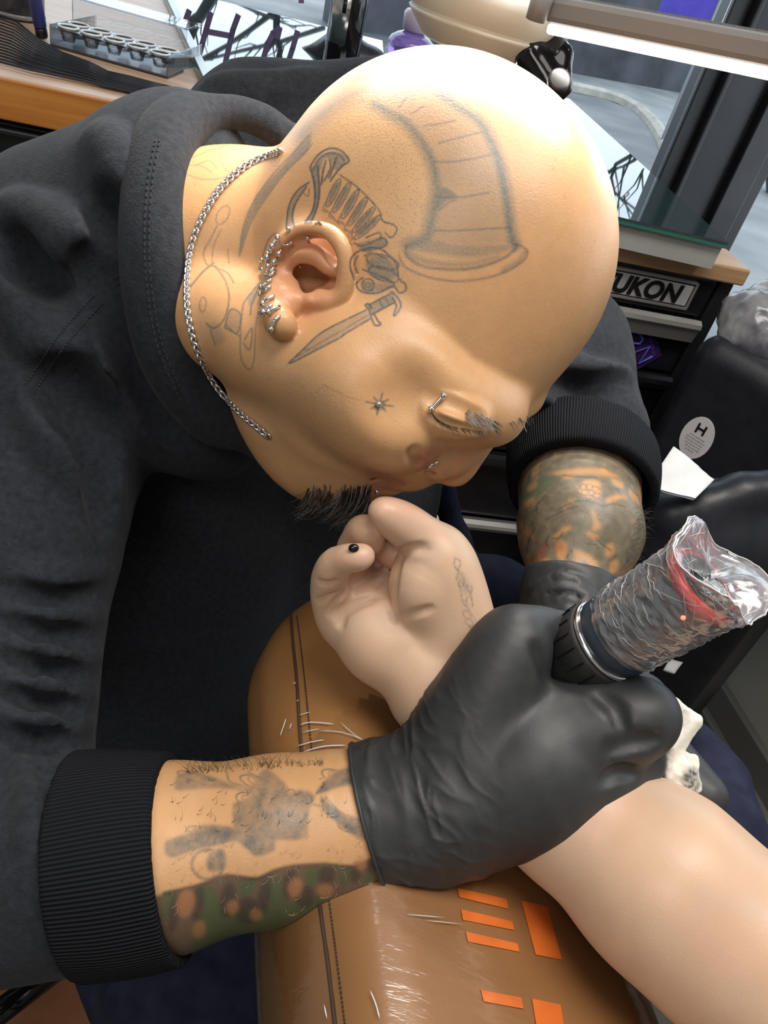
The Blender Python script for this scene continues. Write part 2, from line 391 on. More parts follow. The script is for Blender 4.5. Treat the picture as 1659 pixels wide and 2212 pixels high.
# bare street trees: they show in the glass of the benches, so each branch is laid on the mirrored line of sight
def mirror(q, z, dist):
    p = onz(*q, z); r = unit(ray(*q)); r = r * np.array([1, 1, -1]); return p + r * dist
m_bark = mat('wet_bark', (0.03, 0.026, 0.024), 0.8); add_noise(m_bark, (0.02, 0.018, 0.017), (0.05, 0.043, 0.04), 12, 4, 0.4, 30)
random.seed(3)
def tree(label, z, dist, lean, strokes):
    pts0 = mirror(strokes[0][0][0], z, dist); base = np.array([pts0[0], pts0[1], -0.1]) + AX * lean
    t = empty('bare_tree', base, label, 'tree', 'bare trees on the street')
    for k, (pl, r0, r1) in enumerate(strokes):
        W = [mirror(q, z, dist) for q in pl]; n = len(W)
        MB().tube(W, [(r0 + (r1 - r0) * i / (n - 1)) * dist / FPX for i in range(n)], 6).build('branch', m_bark, t)
        tw = MB()
        for j in range(n - 1):                                        # twigs
            for _ in range(2):
                a = W[j] + (W[j + 1] - W[j]) * random.random(); d_ = unit(W[j + 1] - W[j]) + np.array([random.uniform(-1, 1), random.uniform(-.3, .3), random.uniform(-0.4, 1)])
                L_ = random.uniform(0.12, 0.5); m1 = a + d_ * L_ * 0.5 + np.random.RandomState(k * 9 + j).uniform(-.05, .05, 3)
                tw.tube([a, m1, a + d_ * L_], [0.009, 0.006, 0.003], 4)
        tw.build('twigs', m_bark, t)['kind'] = 'stuff'
    MB().tube([base, base * 0.5 + pts0 * 0.5 + np.array([0.05, 0, 0]), pts0], [0.12, 0.09, 0.06], 8).build('trunk', m_bark, t)
tree('bare tree outside the shop window, mirrored in the glass beside the bottle', 0.925, 6.5, -1.5, [
    ([(480, -40), (455, 0), (420, 55), (408, 90)], 16, 9), ([(455, 10), (430, 30), (395, 50), (365, 30)], 8, 3),
    ([(600, 20), (540, 65), (480, 105), (425, 135)], 7, 3), ([(700, 60), (600, 92), (520, 110), (440, 130)], 6, 3),
    ([(598, 35), (596, 75), (606, 110), (590, 150)], 9, 4), ([(500, 0), (560, 30), (640, 60)], 4, 2), ([(596, 80), (570, 120), (545, 165)], 6, 3), ([(600, 90), (608, 130), (600, 160)], 5, 2)])
tree('bare tree outside the shop window, mirrored in the glass right of the head', 0.95, 6.0, 1.5, [
    ([(1365, 335), (1330, 355), (1320, 385), (1328, 420), (1310, 460), (1300, 500)], 5, 2), ([(1325, 365), (1290, 385), (1262, 395)], 3, 1.5), ([(1372, 345), (1345, 360), (1322, 366)], 4, 2),
    ([(1328, 415), (1350, 440), (1372, 470)], 3, 1), ([(1322, 420), (1300, 440), (1285, 455)], 3, 1), ([(1390, 365), (1370, 400), (1340, 430)], 2.5, 1)])
# window lettering (painted on the inside of the pane; it shows mirrored in the bench glass)
m_let = mat('violet_window_paint', (0.16, 0.08, 0.22), 0.5); add_noise(m_let, (0.13, 0.065, 0.19), (0.2, 0.11, 0.27), 15, 2)
wl = empty('window_lettering', D(-0.9, WB, 1.1), 'violet painted shop letters on the window pane', 'lettering')
def wmir(q):
    p = onz(*q, 0.925); r = ray(*q) * np.array([1, 1, -1]); t = ((C1 + BX * (WB - 0.002) - p) @ BX) / (r @ BX); return p + r * t
for pls in ([[(408, 25), (397, 55), (388, 78)]], [[(455, 30), (430, 120)], [(514, 35), (503, 65), (484, 148)], [(446, 68), (500, 78)], [(474, 150), (496, 155)]],
            [[(604, 62), (590, 72), (578, 95), (568, 130), (570, 155)], [(604, 62), (600, 80)]], [[(642, 70), (632, 105), (618, 148)]]):
    mb_ = MB()
    for pl in pls:
        Wp = [wmir(q) for q in pl]
        for a_, b_ in zip(Wp[:-1], Wp[1:]):
            u_ = unit(b_ - a_); v_ = np.cross(u_, BX); mb_.box((a_ + b_) / 2, u_ * (np.linalg.norm(b_ - a_) / 2 + 0.004), v_ * 0.0065, BX * 0.001)
    mb_.build('letter', m_let, wl)

# ------------------------------------------------------------------ tool cabinet at the right
m_black = mat('black_enamel', (0.008, 0.008, 0.010), 0.28); add_noise(m_black, (0.006, 0.006, 0.008), (0.012, 0.012, 0.015), 30, 3, 0.03, 200)
m_black2 = mat('satin_black_steel', (0.012, 0.012, 0.014), 0.45)
m_chrome = mat('brushed_steel', (0.62, 0.6, 0.58), 0.3, 0.75)
m_wood = mat('oiled_wood', (0.45, 0.27, 0.14), 0.45); add_noise(m_wood, (0.36, 0.2, 0.095), (0.52, 0.33, 0.18), 9, 6, 0.08, 40, (1.2, 1.2, 12), 0.3, 0.7)
m_wood_o = mat('orange_wood', (0.55, 0.2, 0.035), 0.4); add_noise(m_wood_o, (0.42, 0.14, 0.02), (0.6, 0.24, 0.05), 5, 6, 0.08, 40, (0.7, 0.7, 18), 0.3, 0.7)
m_wood_t = mat('pale_wood', (0.55, 0.36, 0.24), 0.42); add_noise(m_wood_t, (0.48, 0.3, 0.19), (0.62, 0.42, 0.29), 5, 6, 0.05, 40, (1, 10, 1), 0.3, 0.7)
t_cab = empty('tool_cabinet', D(-0.35, 0.3, 0.0), 'black steel tool cabinet with chrome drawer lips and a metal nameplate, right of the artist', 'cabinet')
fb = 0.012
dbox(MB(), -0.66, 0.0, fb + 0.012, 0.60, 0.06, 0.884, 0.004).build('body', m_black2, t_cab)
dbox(MB(), -0.69, 0.004, 0.0, 0.64, 0.886, 0.91, 0.003).build('worktop', m_wood, t_cab)
dbox(MB(), -0.024, -0.002, fb, fb + 0.012, 0.06, 0.884, 0.003).build('corner_post', m_black2, t_cab)
dbox(MB(), -0.66, -0.03, fb - 0.002, fb + 0.012, 0.828, 0.884, 0.003).build('header', m_black, t_cab)
tops = [0.8225, 0.728, 0.65, 0.545, 0.406, 0.262, 0.14]
for i, zt in enumerate(tops):
    zb = tops[i + 1] + 0.006 if i + 1 < len(tops) else 0.07
    dr = dbox(MB(), -0.65, -0.03, fb - 0.001, fb + 0.012, zb, zt, 0.003).build('drawer', m_black, t_cab)
    # folded steel lip: a rounded top rail and a slanted apron
    lip = MB(); s0, s1 = -0.65, -0.031
    prof = [(0.0, 0.0), (-0.012, 0.004), (-0.020, 0.0), (-0.022, -0.006), (-0.018, -0.012), (-0.014, -0.030 if i == 0 else -0.018), (-0.011, -0.030 if i == 0 else -0.018), (-0.006, -0.004)]
    vs = [D(s, fb + pb, zt + pz) for s in (s0, s1) for pb, pz in prof]; n = len(prof)
    lip.add(vs, [tuple(range(n)), tuple(range(n, 2 * n))[::-1]] + [(j, (j + 1) % n, n + (j + 1) % n, n + j) for j in range(n)])
    lip.build('drawer_lip', m_chrome if i in (0, 4, 5) else m_black, dr)
# nameplate with raised letters
np_ = dbox(MB(), -0.215, -0.058, fb - 0.005, fb - 0.001, 0.836, 0.8775, 0.001).build('nameplate', mat('bright_steel_plate', (0.55, 0.55, 0.56), 0.3, 0.15), t_cab)
fr_ = MB()
for a0, a1, z0, z1 in ((-0.215, -0.058, 0.8745, 0.8775), (-0.215, -0.058, 0.836, 0.839), (-0.0605, -0.058, 0.836, 0.8775), (-0.215, -0.2125, 0.836, 0.8775)): dbox(fr_, a0, a1, fb - 0.007, fb - 0.004, z0, z1)
fr_.build('frame', m_chrome, np_)
inr = MB()
for a0, a1, z0, z1 in ((-0.2115, -0.0615, 0.8722, 0.8736), (-0.2115, -0.0615, 0.840, 0.8414), (-0.0629, -0.0615, 0.84, 0.8736), (-0.2115, -0.2101, 0.84, 0.8736)): dbox(inr, a0, a1, fb - 0.0058, fb - 0.004, z0, z1)
inr.build('border_line', m_black, np_)
def letters(txt, s0, z0, hgt, adv, m, parent, b, name='letter', thick=0.0012, shear=0.0, rot=0.0, off=0.0):
    """text as flat raised outlines on the cabinet front"""
    objs = []
    cu = bpy.data.curves.new(name, 'FONT'); cu.body = txt; cu.size = hgt * 1.38; cu.extrude = thick / 2; cu.offset = off; cu.space_character = adv; cu.shear = shear
    o = bpy.data.objects.new(name, cu); COL.objects.link(o)
    bpy.context.view_layer.update()
    me = bpy.data.meshes.new_from_object(o); bpy.data.objects.remove(o)
    cr, sr = math.cos(rot), math.sin(rot)
    p0 = D(s0, b, z0)
    for v in me.vertices:
        x, y, z = v.co; x, y = x * cr - y * sr, x * sr + y * cr; v.co = V3(p0 + AX * x + ZX * y - BX * z)
    return link(name, me, m, parent)
m_ink = mat('black_print', (0.01, 0.01, 0.012), 0.4)
letters('YUKON', -0.2045, 0.8445, 0.0255, 1.0, m_ink, np_, fb - 0.0055, 'lettering', 0.002, 0.12, 0, 0.0013)
# stickers on the upper drawer
m_neon = mat('violet_neon_print', (0.10, 0.05, 0.36), 0.4); m_blue = mat('blue_print', (0.12, 0.16, 0.62), 0.4); m_red = mat('red_print', (0.42, 0.03, 0.03), 0.4); m_vbg = mat('dark_violet_sticker', (0.035, 0.014, 0.085), 0.4)
st = obj('sticker', [D(*sb(q, b=fb - 0.0025)) for q in [(1352, 712), (1420, 735), (1430, 768), (1375, 800), (1362, 780), (1340, 748)]] + [D(*sb(q, b=fb - 0.0015)) for q in [(1352, 712), (1420, 735), (1430, 768), (1375, 800), (1362, 780), (1340, 748)]],
         [(5, 4, 3, 2, 1, 0), (6, 7, 8, 9, 10, 11)] + [(i, (i + 1) % 6, 6 + (i + 1) % 6, 6 + i) for i in range(6)], m_vbg, t_cab)
def strokes_front(pl, r, m, parent, b, name):
    mb_ = MB(); mb_.tube([D(*sb(q, b=b)) for q in pl], r, 6); return mb_.build(name, m, parent, True)
for col_, r_, rr in ((m_neon, 0.0024, 0), (m_blue, 0.0013, 0.0016)):
    strokes_front([(1371, 716), (1384, 722), (1389, 733), (1381, 743), (1367, 741), (1358, 730), (1362, 719), (1371, 716)], r_, col_, st, fb - 0.0025 - rr, 'letter')
    strokes_front([(1371, 762), (1403, 748), (1377, 786), (1409, 770)], r_, col_, st, fb - 0.0025 - rr, 'letter')
letters('MAVERICKS', sb((1398, 722), b=fb)[0], sb((1398, 722), b=fb)[2], 0.0055, 1.0, m_neon, st, fb - 0.003, 'small_lettering', 0.0008, 0, -0.95)
letters('RICK', sb((1306, 718), b=fb)[0], sb((1306, 718), b=fb)[2], 0.011, 0.95, m_red, t_cab, fb - 0.0025, 'red_lettering', 0.0008)
dm = MB(); dm.lathe(D(*sb((1322, 752), b=fb - 0.002)), -BX, [(0, 0.009), (0.001, 0.009)], 20); dm.build('red_dot', m_red, t_cab)

# light box with a sheet of glass on the cabinet
m_greyslab = mat('grey_laminate', (0.36, 0.36, 0.34), 0.5); add_noise(m_greyslab, (0.33, 0.33, 0.31), (0.4, 0.4, 0.38), 12, 3)
m_mir = mat('bench_glass', (0.02, 0.035, 0.04), 0.02, 0.0); bsdf(m_mir).inputs['IOR'].default_value = 2.1
m_gedge = mat('green_glass_edge', (0.03, 0.16, 0.12), 0.15)
def glass_quad(label, name, z, pts, th=0.008):
    n = 4
    t = empty(name, (pts[0] + pts[2]) / 2, label, 'glass')
    obj('pane', pts + [p - ZX * th * 0.5 for p in pts], [(0, 1, 2, 3), (7, 6, 5, 4)] + [(i, (i + 1) % 4, 4 + (i + 1) % 4, 4 + i) for i in range(4)], m_mir, t)
    c = sum(pts) / 4
    q = [c + (p - c) * 1.0005 - ZX * th * 0.5 for p in pts]
    obj('edge', q + [p - ZX * th * 0.5 for p in q], [(0, 1, 2, 3), (7, 6, 5, 4)] + [(i, (i + 1) % 4, 4 + (i + 1) % 4, 4 + i) for i in range(4)], m_gedge, t)
    return t, pts
def flip(pts): return pts
gR, gp = glass_quad('clear glass sheet with green edges lying on the grey slab of the tool cabinet', 'glass_sheet', 0.95, [np.array([*onz(x, y, .95)[:2], .95]) for x, y in ((1575, 525), (1230, 213), (905, 138), (1070, 405))])
tb = empty('light_box', D(-0.35, 0.35, 0.91), 'grey laminate slab under the glass on the tool cabinet', 'slab')
cc = sum(gp) / 4; lo_ = [cc + (p - cc) * 0.985 - ZX * 0.0085 for p in gp]
obj('slab', lo_ + [np.array([p[0], p[1], 0.911]) for p in lo_], [(0, 1, 2, 3), (7, 6, 5, 4)] + [(i, (i + 1) % 4, 4 + (i + 1) % 4, 4 + i) for i in range(4)], m_greyslab, tb)

# ------------------------------------------------------------------ wooden bench at the left
t_be = empty('wooden_bench', D(-0.95, 0.5, 0.0), 'pale wooden bench top with an orange front edge over black drawers, left behind the artist', 'bench')
fb2 = 0.172
dbox(MB(), -1.9, -0.70, fb2 + 0.006, 1.165, 0.868, 0.91, 0.003).build('top', m_wood_t, t_be)
dbox(MB(), -1.9, -0.70, fb2, fb2 + 0.006, 0.858, 0.909, 0.002).build('front_edge', m_wood_o, t_be)
dbox(MB(), -1.88, -0.70, fb2 + 0.03, 0.80, 0.05, 0.862, 0.004).build('cabinet_body', m_black2, t_be)
for zt, zb in ((0.85, 0.74), (0.732, 0.60), (0.592, 0.40), (0.392, 0.08)):
    dr = dbox(MB(), -1.86, -0.72, fb2 + 0.018, fb2 + 0.03, zb, zt, 0.003).build('drawer', m_black, t_be)
    dbox(MB(), -1.84, -0.74, fb2 + 0.004, fb2 + 0.018, zt - 0.014, zt - 0.004, 0.003).build('drawer_lip', m_black if zt > 0.8 else m_chrome, dr)
_f0 = sb((462, 215), z=0.925); _f1 = sb((330, -70), z=0.925); _fs = _f0[0] + (_f1[0] - _f0[0]) * (1.16 - _f0[1]) / (_f1[1] - _f0[1])
gL, gp2 = glass_quad('glass sheet on the wooden bench mirroring the sky and the shop letters', 'glass_sheet', 0.925, [D(-0.50, _f0[1] - 0.02, 0.925), D(-0.43, 1.16, 0.925), D(_fs, 1.16, 0.925), D(_f0[0], _f0[1], 0.925)], 0.014)
m_frost = mat('frosted_strip', (0.62, 0.72, 0.76), 0.35); _e0, _e1 = gp2[3], gp2[2]; _ed = unit(_e1 - _e0); _en = unit(np.cross(ZX, _ed))
MB().box((_e0 + _e1) / 2 - _en * 0.007 - ZX * 0.006, _ed * np.linalg.norm(_e1 - _e0) / 2, _en * 0.007, ZX * 0.0068, 0.001).build('frosted_border', m_frost, gL)
m_acr = bpy.data.materials.new('clear_acrylic'); m_acr.use_nodes = True
def clear_mat(m, tint, ior, rough=0.03, base=0.05):
    nt = m.node_tree; nt.nodes.clear(); o_ = nt.nodes.new('ShaderNodeOutputMaterial'); mx = nt.nodes.new('ShaderNodeMixShader'); tr = nt.nodes.new('ShaderNodeBsdfTransparent'); gl = nt.nodes.new('ShaderNodeBsdfGlossy'); lw = nt.nodes.new('ShaderNodeLayerWeight'); mr = nt.nodes.new('ShaderNodeMapRange')
    tr.inputs['Color'].default_value = (*tint, 1); gl.inputs['Roughness'].default_value = rough; lw.inputs['Blend'].default_value = ior
    mr.inputs['To Min'].default_value = base; mr.inputs['To Max'].default_value = 0.85
    nt.links.new(lw.outputs['Fresnel'], mr.inputs['Value']); nt.links.new(mr.outputs[0], mx.inputs[0]); nt.links.new(tr.outputs[0], mx.inputs[1]); nt.links.new(gl.outputs[0], mx.inputs[2]); nt.links.new(mx.outputs[0], o_.inputs[0]); return gl
clear_mat(m_acr, (0.93, 0.95, 0.97), 0.35)
# ink well tray
_w = [onz(*q, 0.911) for q in [(108, 99), (362, 170), (300, 0)]]
tx, ty = unit(_w[1] - _w[0]), None; ty = unit((_w[2] - _w[1]) - tx * ((_w[2] - _w[1]) @ tx)); tl = np.linalg.norm(_w[1] - _w[0]); tw_ = min(0.155, (_w[2] - _w[1]) @ ty)
t_tr = empty('ink_well_tray', (_w[0] + _w[1]) / 2, 'clear acrylic two tier tray of round ink wells on the wooden bench', 'tray')
def tbox(u0, u1, v0, v1, z0, z1): return MB().box(_w[0] + tx * (u0 + u1) / 2 + ty * (v0 + v1) / 2 + ZX * (z0 + z1) / 2, tx * (u1 - u0) / 2, ty * (v1 - v0) / 2, ZX * (z1 - z0) / 2, 0.0008)
m_white = mat('white_rim', (0.8, 0.82, 0.85), 0.25)
tbox(0, tl, 0, 0.075, 0.024, 0.027).build('deck', m_acr, t_tr); tbox(0, tl, 0, 0.003, 0, 0.026).build('front_wall', m_acr, t_tr)
tbox(0, tl, 0.075, 0.078, 0, 0.06).build('middle_wall', m_acr, t_tr); tbox(0, 0.003, 0, tw_, 0, 0.03).build('side_wall', m_acr, t_tr); tbox(tl - 0.003, tl, 0, tw_, 0, 0.03).build('side_wall', m_acr, t_tr)
tbox(0, tl, 0.078, 0.15, 0.057, 0.06).build('upper_deck', m_acr, t_tr); tbox(0.001, tl - 0.001, 0.001, 0.074, 0.0, 0.003).build('floor_plate', mat('dark_tray_floor', (0.05, 0.06, 0.08), 0.3), t_tr)
for r_ in range(2):
    for c_ in range(5):
        ctr_ = _w[0] + tx * (tl * (0.11 + 0.195 * c_)) + ty * (0.02 + 0.034 * r_) + ZX * 0.0285
        rg = MB(); R_ = 0.0145; vs = []; fs = []
        for i in range(20):
            for j in range(6):
                a, b_ = 2 * math.pi * i / 20, 2 * math.pi * j / 6; vs.append(ctr_ + (tx * math.cos(a) + ty * math.sin(a)) * (R_ + 0.0016 * math.cos(b_)) + ZX * 0.0016 * math.sin(b_)); fs.append((i * 6 + j, ((i + 1) % 20) * 6 + j, ((i + 1) % 20) * 6 + (j + 1) % 6, i * 6 + (j + 1) % 6))
        rm = rg.add(vs, fs).build('well_rim', m_white, t_tr, True)
        MB().lathe(ctr_ - ZX * 0.019, ZX, [(0, 0.009), (0.018, R_ - 0.0005)], 16).build('well_cup', m_acr, rm, True)
# cable bundle on the bench
m_cord = mat('black_cord', (0.018, 0.02, 0.028), 0.4)
t_cb = empty('cord_bundle', onz(200, 165, 0.912), 'bundle of thin black cords lying along the front of the wooden bench', 'cords')
for k in range(16):
    f = k / 15 - 0.5; pth = []
    for (x, y, wd) in [(-30, 75, 95), (25, 92, 90), (75, 118, 66), (130, 138, 48), (190, 155, 40), (230, 170, 30), (275, 180, 30), (320, 192, 30), (366, 204, 32)]:
        q = onz(x - 0.25 * f * wd, y + f * wd, 0.9135 + 0.004 * math.cos(f * 3.1) + (0.0015 if k % 2 else 0)); pth.append(q)
    MB().tube(pth, 0.0017, 6).build('cord', m_cord, t_cb, True)
# jar and marker
m_dglass = mat('smoked_glass', (0.03, 0.032, 0.04), 0.08); m_rimg = mat('jar_rim_glass', (0.25, 0.26, 0.27), 0.12)
jb = onz(25, 42, 0.911) + BX * 0.035
t_j = empty('glass_jar', jb, 'dark glass jar standing at the top left of the wooden bench', 'jar')
MB().lathe(jb, ZX, [(0, 0.036), (0.006, 0.042), (0.012, 0.0425), (0.09, 0.0425), (0.1, 0.036)], 28).build('glass', m_dglass, t_j, True)
MB().lathe(jb, ZX, [(0.0005, 0.037), (0.004, 0.0435), (0.007, 0.0435), (0.009, 0.0425)], 28).build('foot_rim', m_rimg, t_j, True)
MB().lathe(jb, ZX, [(0.1, 0.039), (0.118, 0.039), (0.12, 0.037)], 28).build('lid', m_black, t_j, True)
m_navy = mat('navy_plastic', (0.035, 0.04, 0.16), 0.3)
kb = onz(88, 84, 0.912) + BX * 0.01; ku = unit(ZX * 1.0 - BX * 0.1 - AX * 0.12)
t_m = empty('marker_pen', kb, 'navy blue marker pen standing between the jar and the ink well tray', 'marker')
MB().lathe(kb, ku, [(0.014, 0.0085), (0.016, 0.0095), (0.11, 0.0105), (0.13, 0.0105)], 18).build('barrel', m_navy, t_m, True)
MB().lathe(kb, ku, [(0.0, 0.0075), (0.002, 0.0088), (0.013, 0.0092), (0.0135, 0.0085)], 18).build('cap', m_black, t_m, True)
# black spray bottle and purple jar on the glass
bb_ = onz(735, 150, 0.926) + BX * 0.03
t_b = empty('black_bottle', bb_, 'tall glossy black bottle with a silver label standing behind the shoulder', 'bottle')
rb = 0.034
m_gloss = mat('gloss_black_plastic', (0.006, 0.006, 0.008), 0.12)
MB().lathe(bb_, ZX, [(0, rb - 0.004), (0.004, rb), (0.16, rb), (0.172, 0.026), (0.18, 0.014)], 32).build('body', m_gloss, t_b, True)
MB().lathe(bb_, ZX, [(0.18, 0.016), (0.21, 0.016), (0.212, 0.012)], 24).build('cap', m_black, t_b, True)
def wrap(c, r, a0, a1, z0, z1, n=14):
    vs = []; fs = []
    for i in range(n + 1):
        a = a0 + (a1 - a0) * i / n
        for z in (z0, z1):
            for rr in (r, r - 0.0004): vs.append(c + np.array([math.cos(a), math.sin(a), 0]) * rr + ZX * z)
    for i in range(n):
        k = i * 4; fs += [(k, k + 4, k + 6, k + 2), (k + 1, k + 3, k + 7, k + 5), (k, k + 1, k + 5, k + 4), (k + 2, k + 6, k + 7, k + 3)]
    return MB().add(vs, fs)
wrap(bb_, rb + 0.0006, math.radians(222), math.radians(286), 0.04, 0.15).build('label', mat('silver_label', (0.72, 0.7, 0.7), 0.22, 1.0), t_b, True)
wrap(bb_, rb + 0.0012, math.radians(262), math.radians(274), 0.09, 0.115).build('label_print', m_black, t_b, True)
pb_ = onz(884, 150, 0.926) + BX * 0.04
t_pj = empty('purple_bottle', pb_, 'small purple glass bottle with a lilac stopper behind the bald head', 'bottle')
m_purp = mat('purple_glass', (0.42, 0.27, 0.72), 0.06, 0.0); bsdf(m_purp).inputs['Transmission Weight'].default_value = 0.75; bsdf(m_purp).inputs['IOR'].default_value = 1.45
MB().lathe(pb_, ZX, [(0, 0.04), (0.004, 0.048), (0.014, 0.046), (0.022, 0.052), (0.032, 0.049), (0.040, 0.052), (0.050, 0.046), (0.058, 0.034), (0.064, 0.018)], 24).build('body', m_purp, t_pj, True)
MB().lathe(pb_, ZX, [(0.062, 0.018), (0.066, 0.027), (0.095, 0.029), (0.102, 0.024)], 24).build('stopper', mat('lilac_plastic', (0.5, 0.42, 0.55), 0.35), t_pj, True)

po = SDF(); pd_ = (bb_ - ORG) @ FW + .09; po.chain([(668, 138, pd_, 34), (735, 126, pd_, 48), (800, 140, pd_, 36)], .02); po.disp(lambda p, d: .004 * (fbm(p, 50, 4, 3) - .5))
tag(sculpt('pouch', po, 0.005, m_cord), 'low black pouch lying behind the tall black bottle', 'pouch')
# ------------------------------------------------------------------ black bin at the far right
def spx(v): return v
m_bin = mat('black_plastic', (0.013, 0.015, 0.022), 0.42); add_noise(m_bin, (0.011, 0.013, 0.019), (0.017, 0.019, 0.027), 40, 3, 0.08, 300)
bn = SDF(); bd = 0.97
btl = P(1508, 722, bd)
bA, bB = unit([0.8, -0.6, 0]), unit([0.6, 0.8, 0])
bc = np.array([btl[0], btl[1], 0]) + bA * 0.215 + bB * 0.16
bn.box([bc[0], bc[1], 0.73], [bA, bB, [0, 0, 1]], [0.215, 0.16, 0.135], 0.03, 0.004, 'u')
bp_ = np.array([btl[0], btl[1], 0.31]) + bA * 0.137 + bB * 0.16
bn.box(bp_, [bA, bB, [0, 0, 1]], [0.118, 0.15, 0.31], 0.012, 0.004, 'u')
hp = lambda x, y, d: P(x, y, d)
bn.wchain([(hp(1395, 1100, 0.83), 0.022), (hp(1450, 1112, 0.815), 0.022), (hp(1520, 1095, 0.805), 0.022), (hp(1600, 1068, 0.80), 0.022), (hp(1690, 1056, 0.80), 0.022)], 0.01)
bn.wchain([(hp(1420, 1150, 0.86), 0.05), (hp(1520, 1160, 0.85), 0.06), (hp(1680, 1140, 0.85), 0.06)], 0.02)
t_bin = sculpt('waste_bin', bn, 0.006, m_bin); tag(t_bin, 'large black plastic bin with a round white sticker at the right edge', 'bin')
sc_ = bn.hit(1505, 946, 0.5, 1.4)
if sc_ is not None:
    nn_ = unit(bn.grad(np.array([sc_]))[0]); su = unit(ZX - nn_ * (ZX @ nn_)); sv = np.cross(su, nn_)
    m_stk = mat('white_sticker', (0.72, 0.7, 0.72), 0.45)
    vs = [sc_ + nn_ * 0.0012 + su * 0.031 * math.cos(2 * math.pi * i / 28) + sv * 0.0215 * math.sin(2 * math.pi * i / 28) for i in range(28)]
    stk = obj('sticker', vs + [v - nn_ * 0.002 for v in vs], [tuple(range(28)), tuple(range(28, 56))[::-1]] + [(i, 28 + i, 28 + (i + 1) % 28, (i + 1) % 28) for i in range(28)], m_stk, t_bin)
    mb_ = MB()
    for (u0, v0, u1, v1) in ((0.008, -0.005, 0.020, -0.005), (0.008, 0.005, 0.020, 0.005), (0.014, -0.005, 0.014, 0.005)):
        a_ = sc_ + nn_ * 0.0016 + su * u0 + sv * v0; b_ = sc_ + nn_ * 0.0016 + su * u1 + sv * v1; u_ = unit(b_ - a_); mb_.box((a_ + b_) / 2, u_ * (np.linalg.norm(b_ - a_) / 2 + 0.001), np.cross(u_, nn_) * 0.0014, nn_ * 0.0003)
    mb_.build('letter', m_ink, stk)
    mb_ = MB(); m_gprint = mat('grey_print', (0.42, 0.38, 0.42), 0.5)
    for r_ in range(6):
        u0 = 0.002 - r_ * 0.0042; hw = 0.014 - abs(r_ - 1.5) * 0.0022; x0 = -hw
        while x0 < hw:
            l_ = random.uniform(0.0012, 0.004); c_ = sc_ + nn_ * 0.0015 + su * u0 + sv * (x0 + l_ / 2); mb_.box(c_, sv * l_ / 2, su * 0.0007, nn_ * 0.0002); x0 += l_ + 0.0012
    mb_.build('print_lines', m_gprint, stk)['kind'] = 'stuff'
# folded paper towel in the tray of the bin
m_paper = mat('white_paper', (0.8, 0.83, 0.84), 0.85); add_noise(m_paper, (0.77, 0.8, 0.82), (0.85, 0.87, 0.88), 30, 3, 0.25, 150)
def sheet(px, d, m, name, parent=None, th=0.004, nx=10, wob=0.0015, seed=0):
    """thick folded sheet spanned by four corners (pixel, depth)"""
    c = [P(x, y, dd) for (x, y), dd in zip(px, d)]; nrm = unit(np.cross(c[1] - c[0], c[3] - c[0])); rs = np.random.RandomState(seed); vs = []; fs = []
    if nrm @ FW > 0: nrm = -nrm
    for lay in (1, 0):
        for i in range(nx + 1):
            for j in range(nx + 1):
                u, v = i / nx, j / nx; p = c[0] * (1 - u) * (1 - v) + c[1] * u * (1 - v) + c[2] * u * v + c[3] * (1 - u) * v
                ring = math.sin(9 * math.hypot(u - .5, v - .5)) * 0.0006
                vs.append(p + nrm * (lay * th + rs.uniform(-1, 1) * wob * 0.3 + ring + wob * math.sin(5 * u + 3 * v)))
    n = nx + 1
    for lay in (0, 1):
        for i in range(nx):
            for j in range(nx):
                k = lay * n * n + i * n + j; f = (k, k + n, k + n + 1, k + 1); fs.append(f if lay else f[::-1])
    for i in range(nx):
        for (a, b) in ((i * n, (i + 1) * n), (i * n + nx, (i + 1) * n + nx), (i, i + 1), (nx * n + i, nx * n + i + 1)): fs.append((a, b, b + n * n, a + n * n))
    return obj(name, vs, fs, m, parent, True)
nk = sheet([(1452, 968), (1541, 1038), (1497, 1082), (1397, 1050)], [0.80, 0.785, 0.765, 0.78], m_paper, 'paper_napkin'); tag(nk, 'folded white paper napkin with an embossed round pattern lying in the black bin tray', 'napkin')
m_card = mat('pale_grey_card', (0.42, 0.42, 0.45), 0.6)
tag(sheet([(1640, 1246), (1690, 1262), (1690, 1330), (1632, 1284)], [1.02, 1.02, .98, .98], m_card, 'card', None, .003, 4, 0, 3), 'pale grey card below the tray of the black bin at the right edge', 'card')
tag(sheet([(1446, 1424), (1474, 1432), (1456, 1456), (1432, 1448)], [.90, .90, .89, .89], m_card, 'paper_slip', None, .002, 4, 0, 5), 'small grey slip of paper between the tattoo machine and the black bin', 'paper')
MB().sphere(D(*sb((1386, 926), b=fb - .02)), .008, 16, 10).build('knob', m_chrome, t_cab, True)
# grey plastic bag on the bin
bg = SDF()
for k, (x, y, d, r) in enumerate([(1625, 690, .98, 58), (1590, 675, .99, 34), (1655, 740, .97, 60), (1600, 725, .98, 40), (1650, 650, 1.0, 40), (1690, 700, .98, 70)]): bg.chain([(x, y, d, r), (x + 12, y + 14, d, r * .9)], .012)
bg.disp(lambda p, d: 0.010 * (np.abs(fbm(p, 38, 5, 3) - 0.5) * 2 - 0.4))
m_bag = mat('grey_plastic_film', (0.17, 0.17, 0.19), 0.22); add_noise(m_bag, (0.10, 0.10, 0.12), (0.34, 0.34, 0.36), 22, 3, 0.5, 60)
tag(sculpt('plastic_bag', bg, 0.005, m_bag), 'crumpled grey plastic bag on top of the black bin', 'bag')

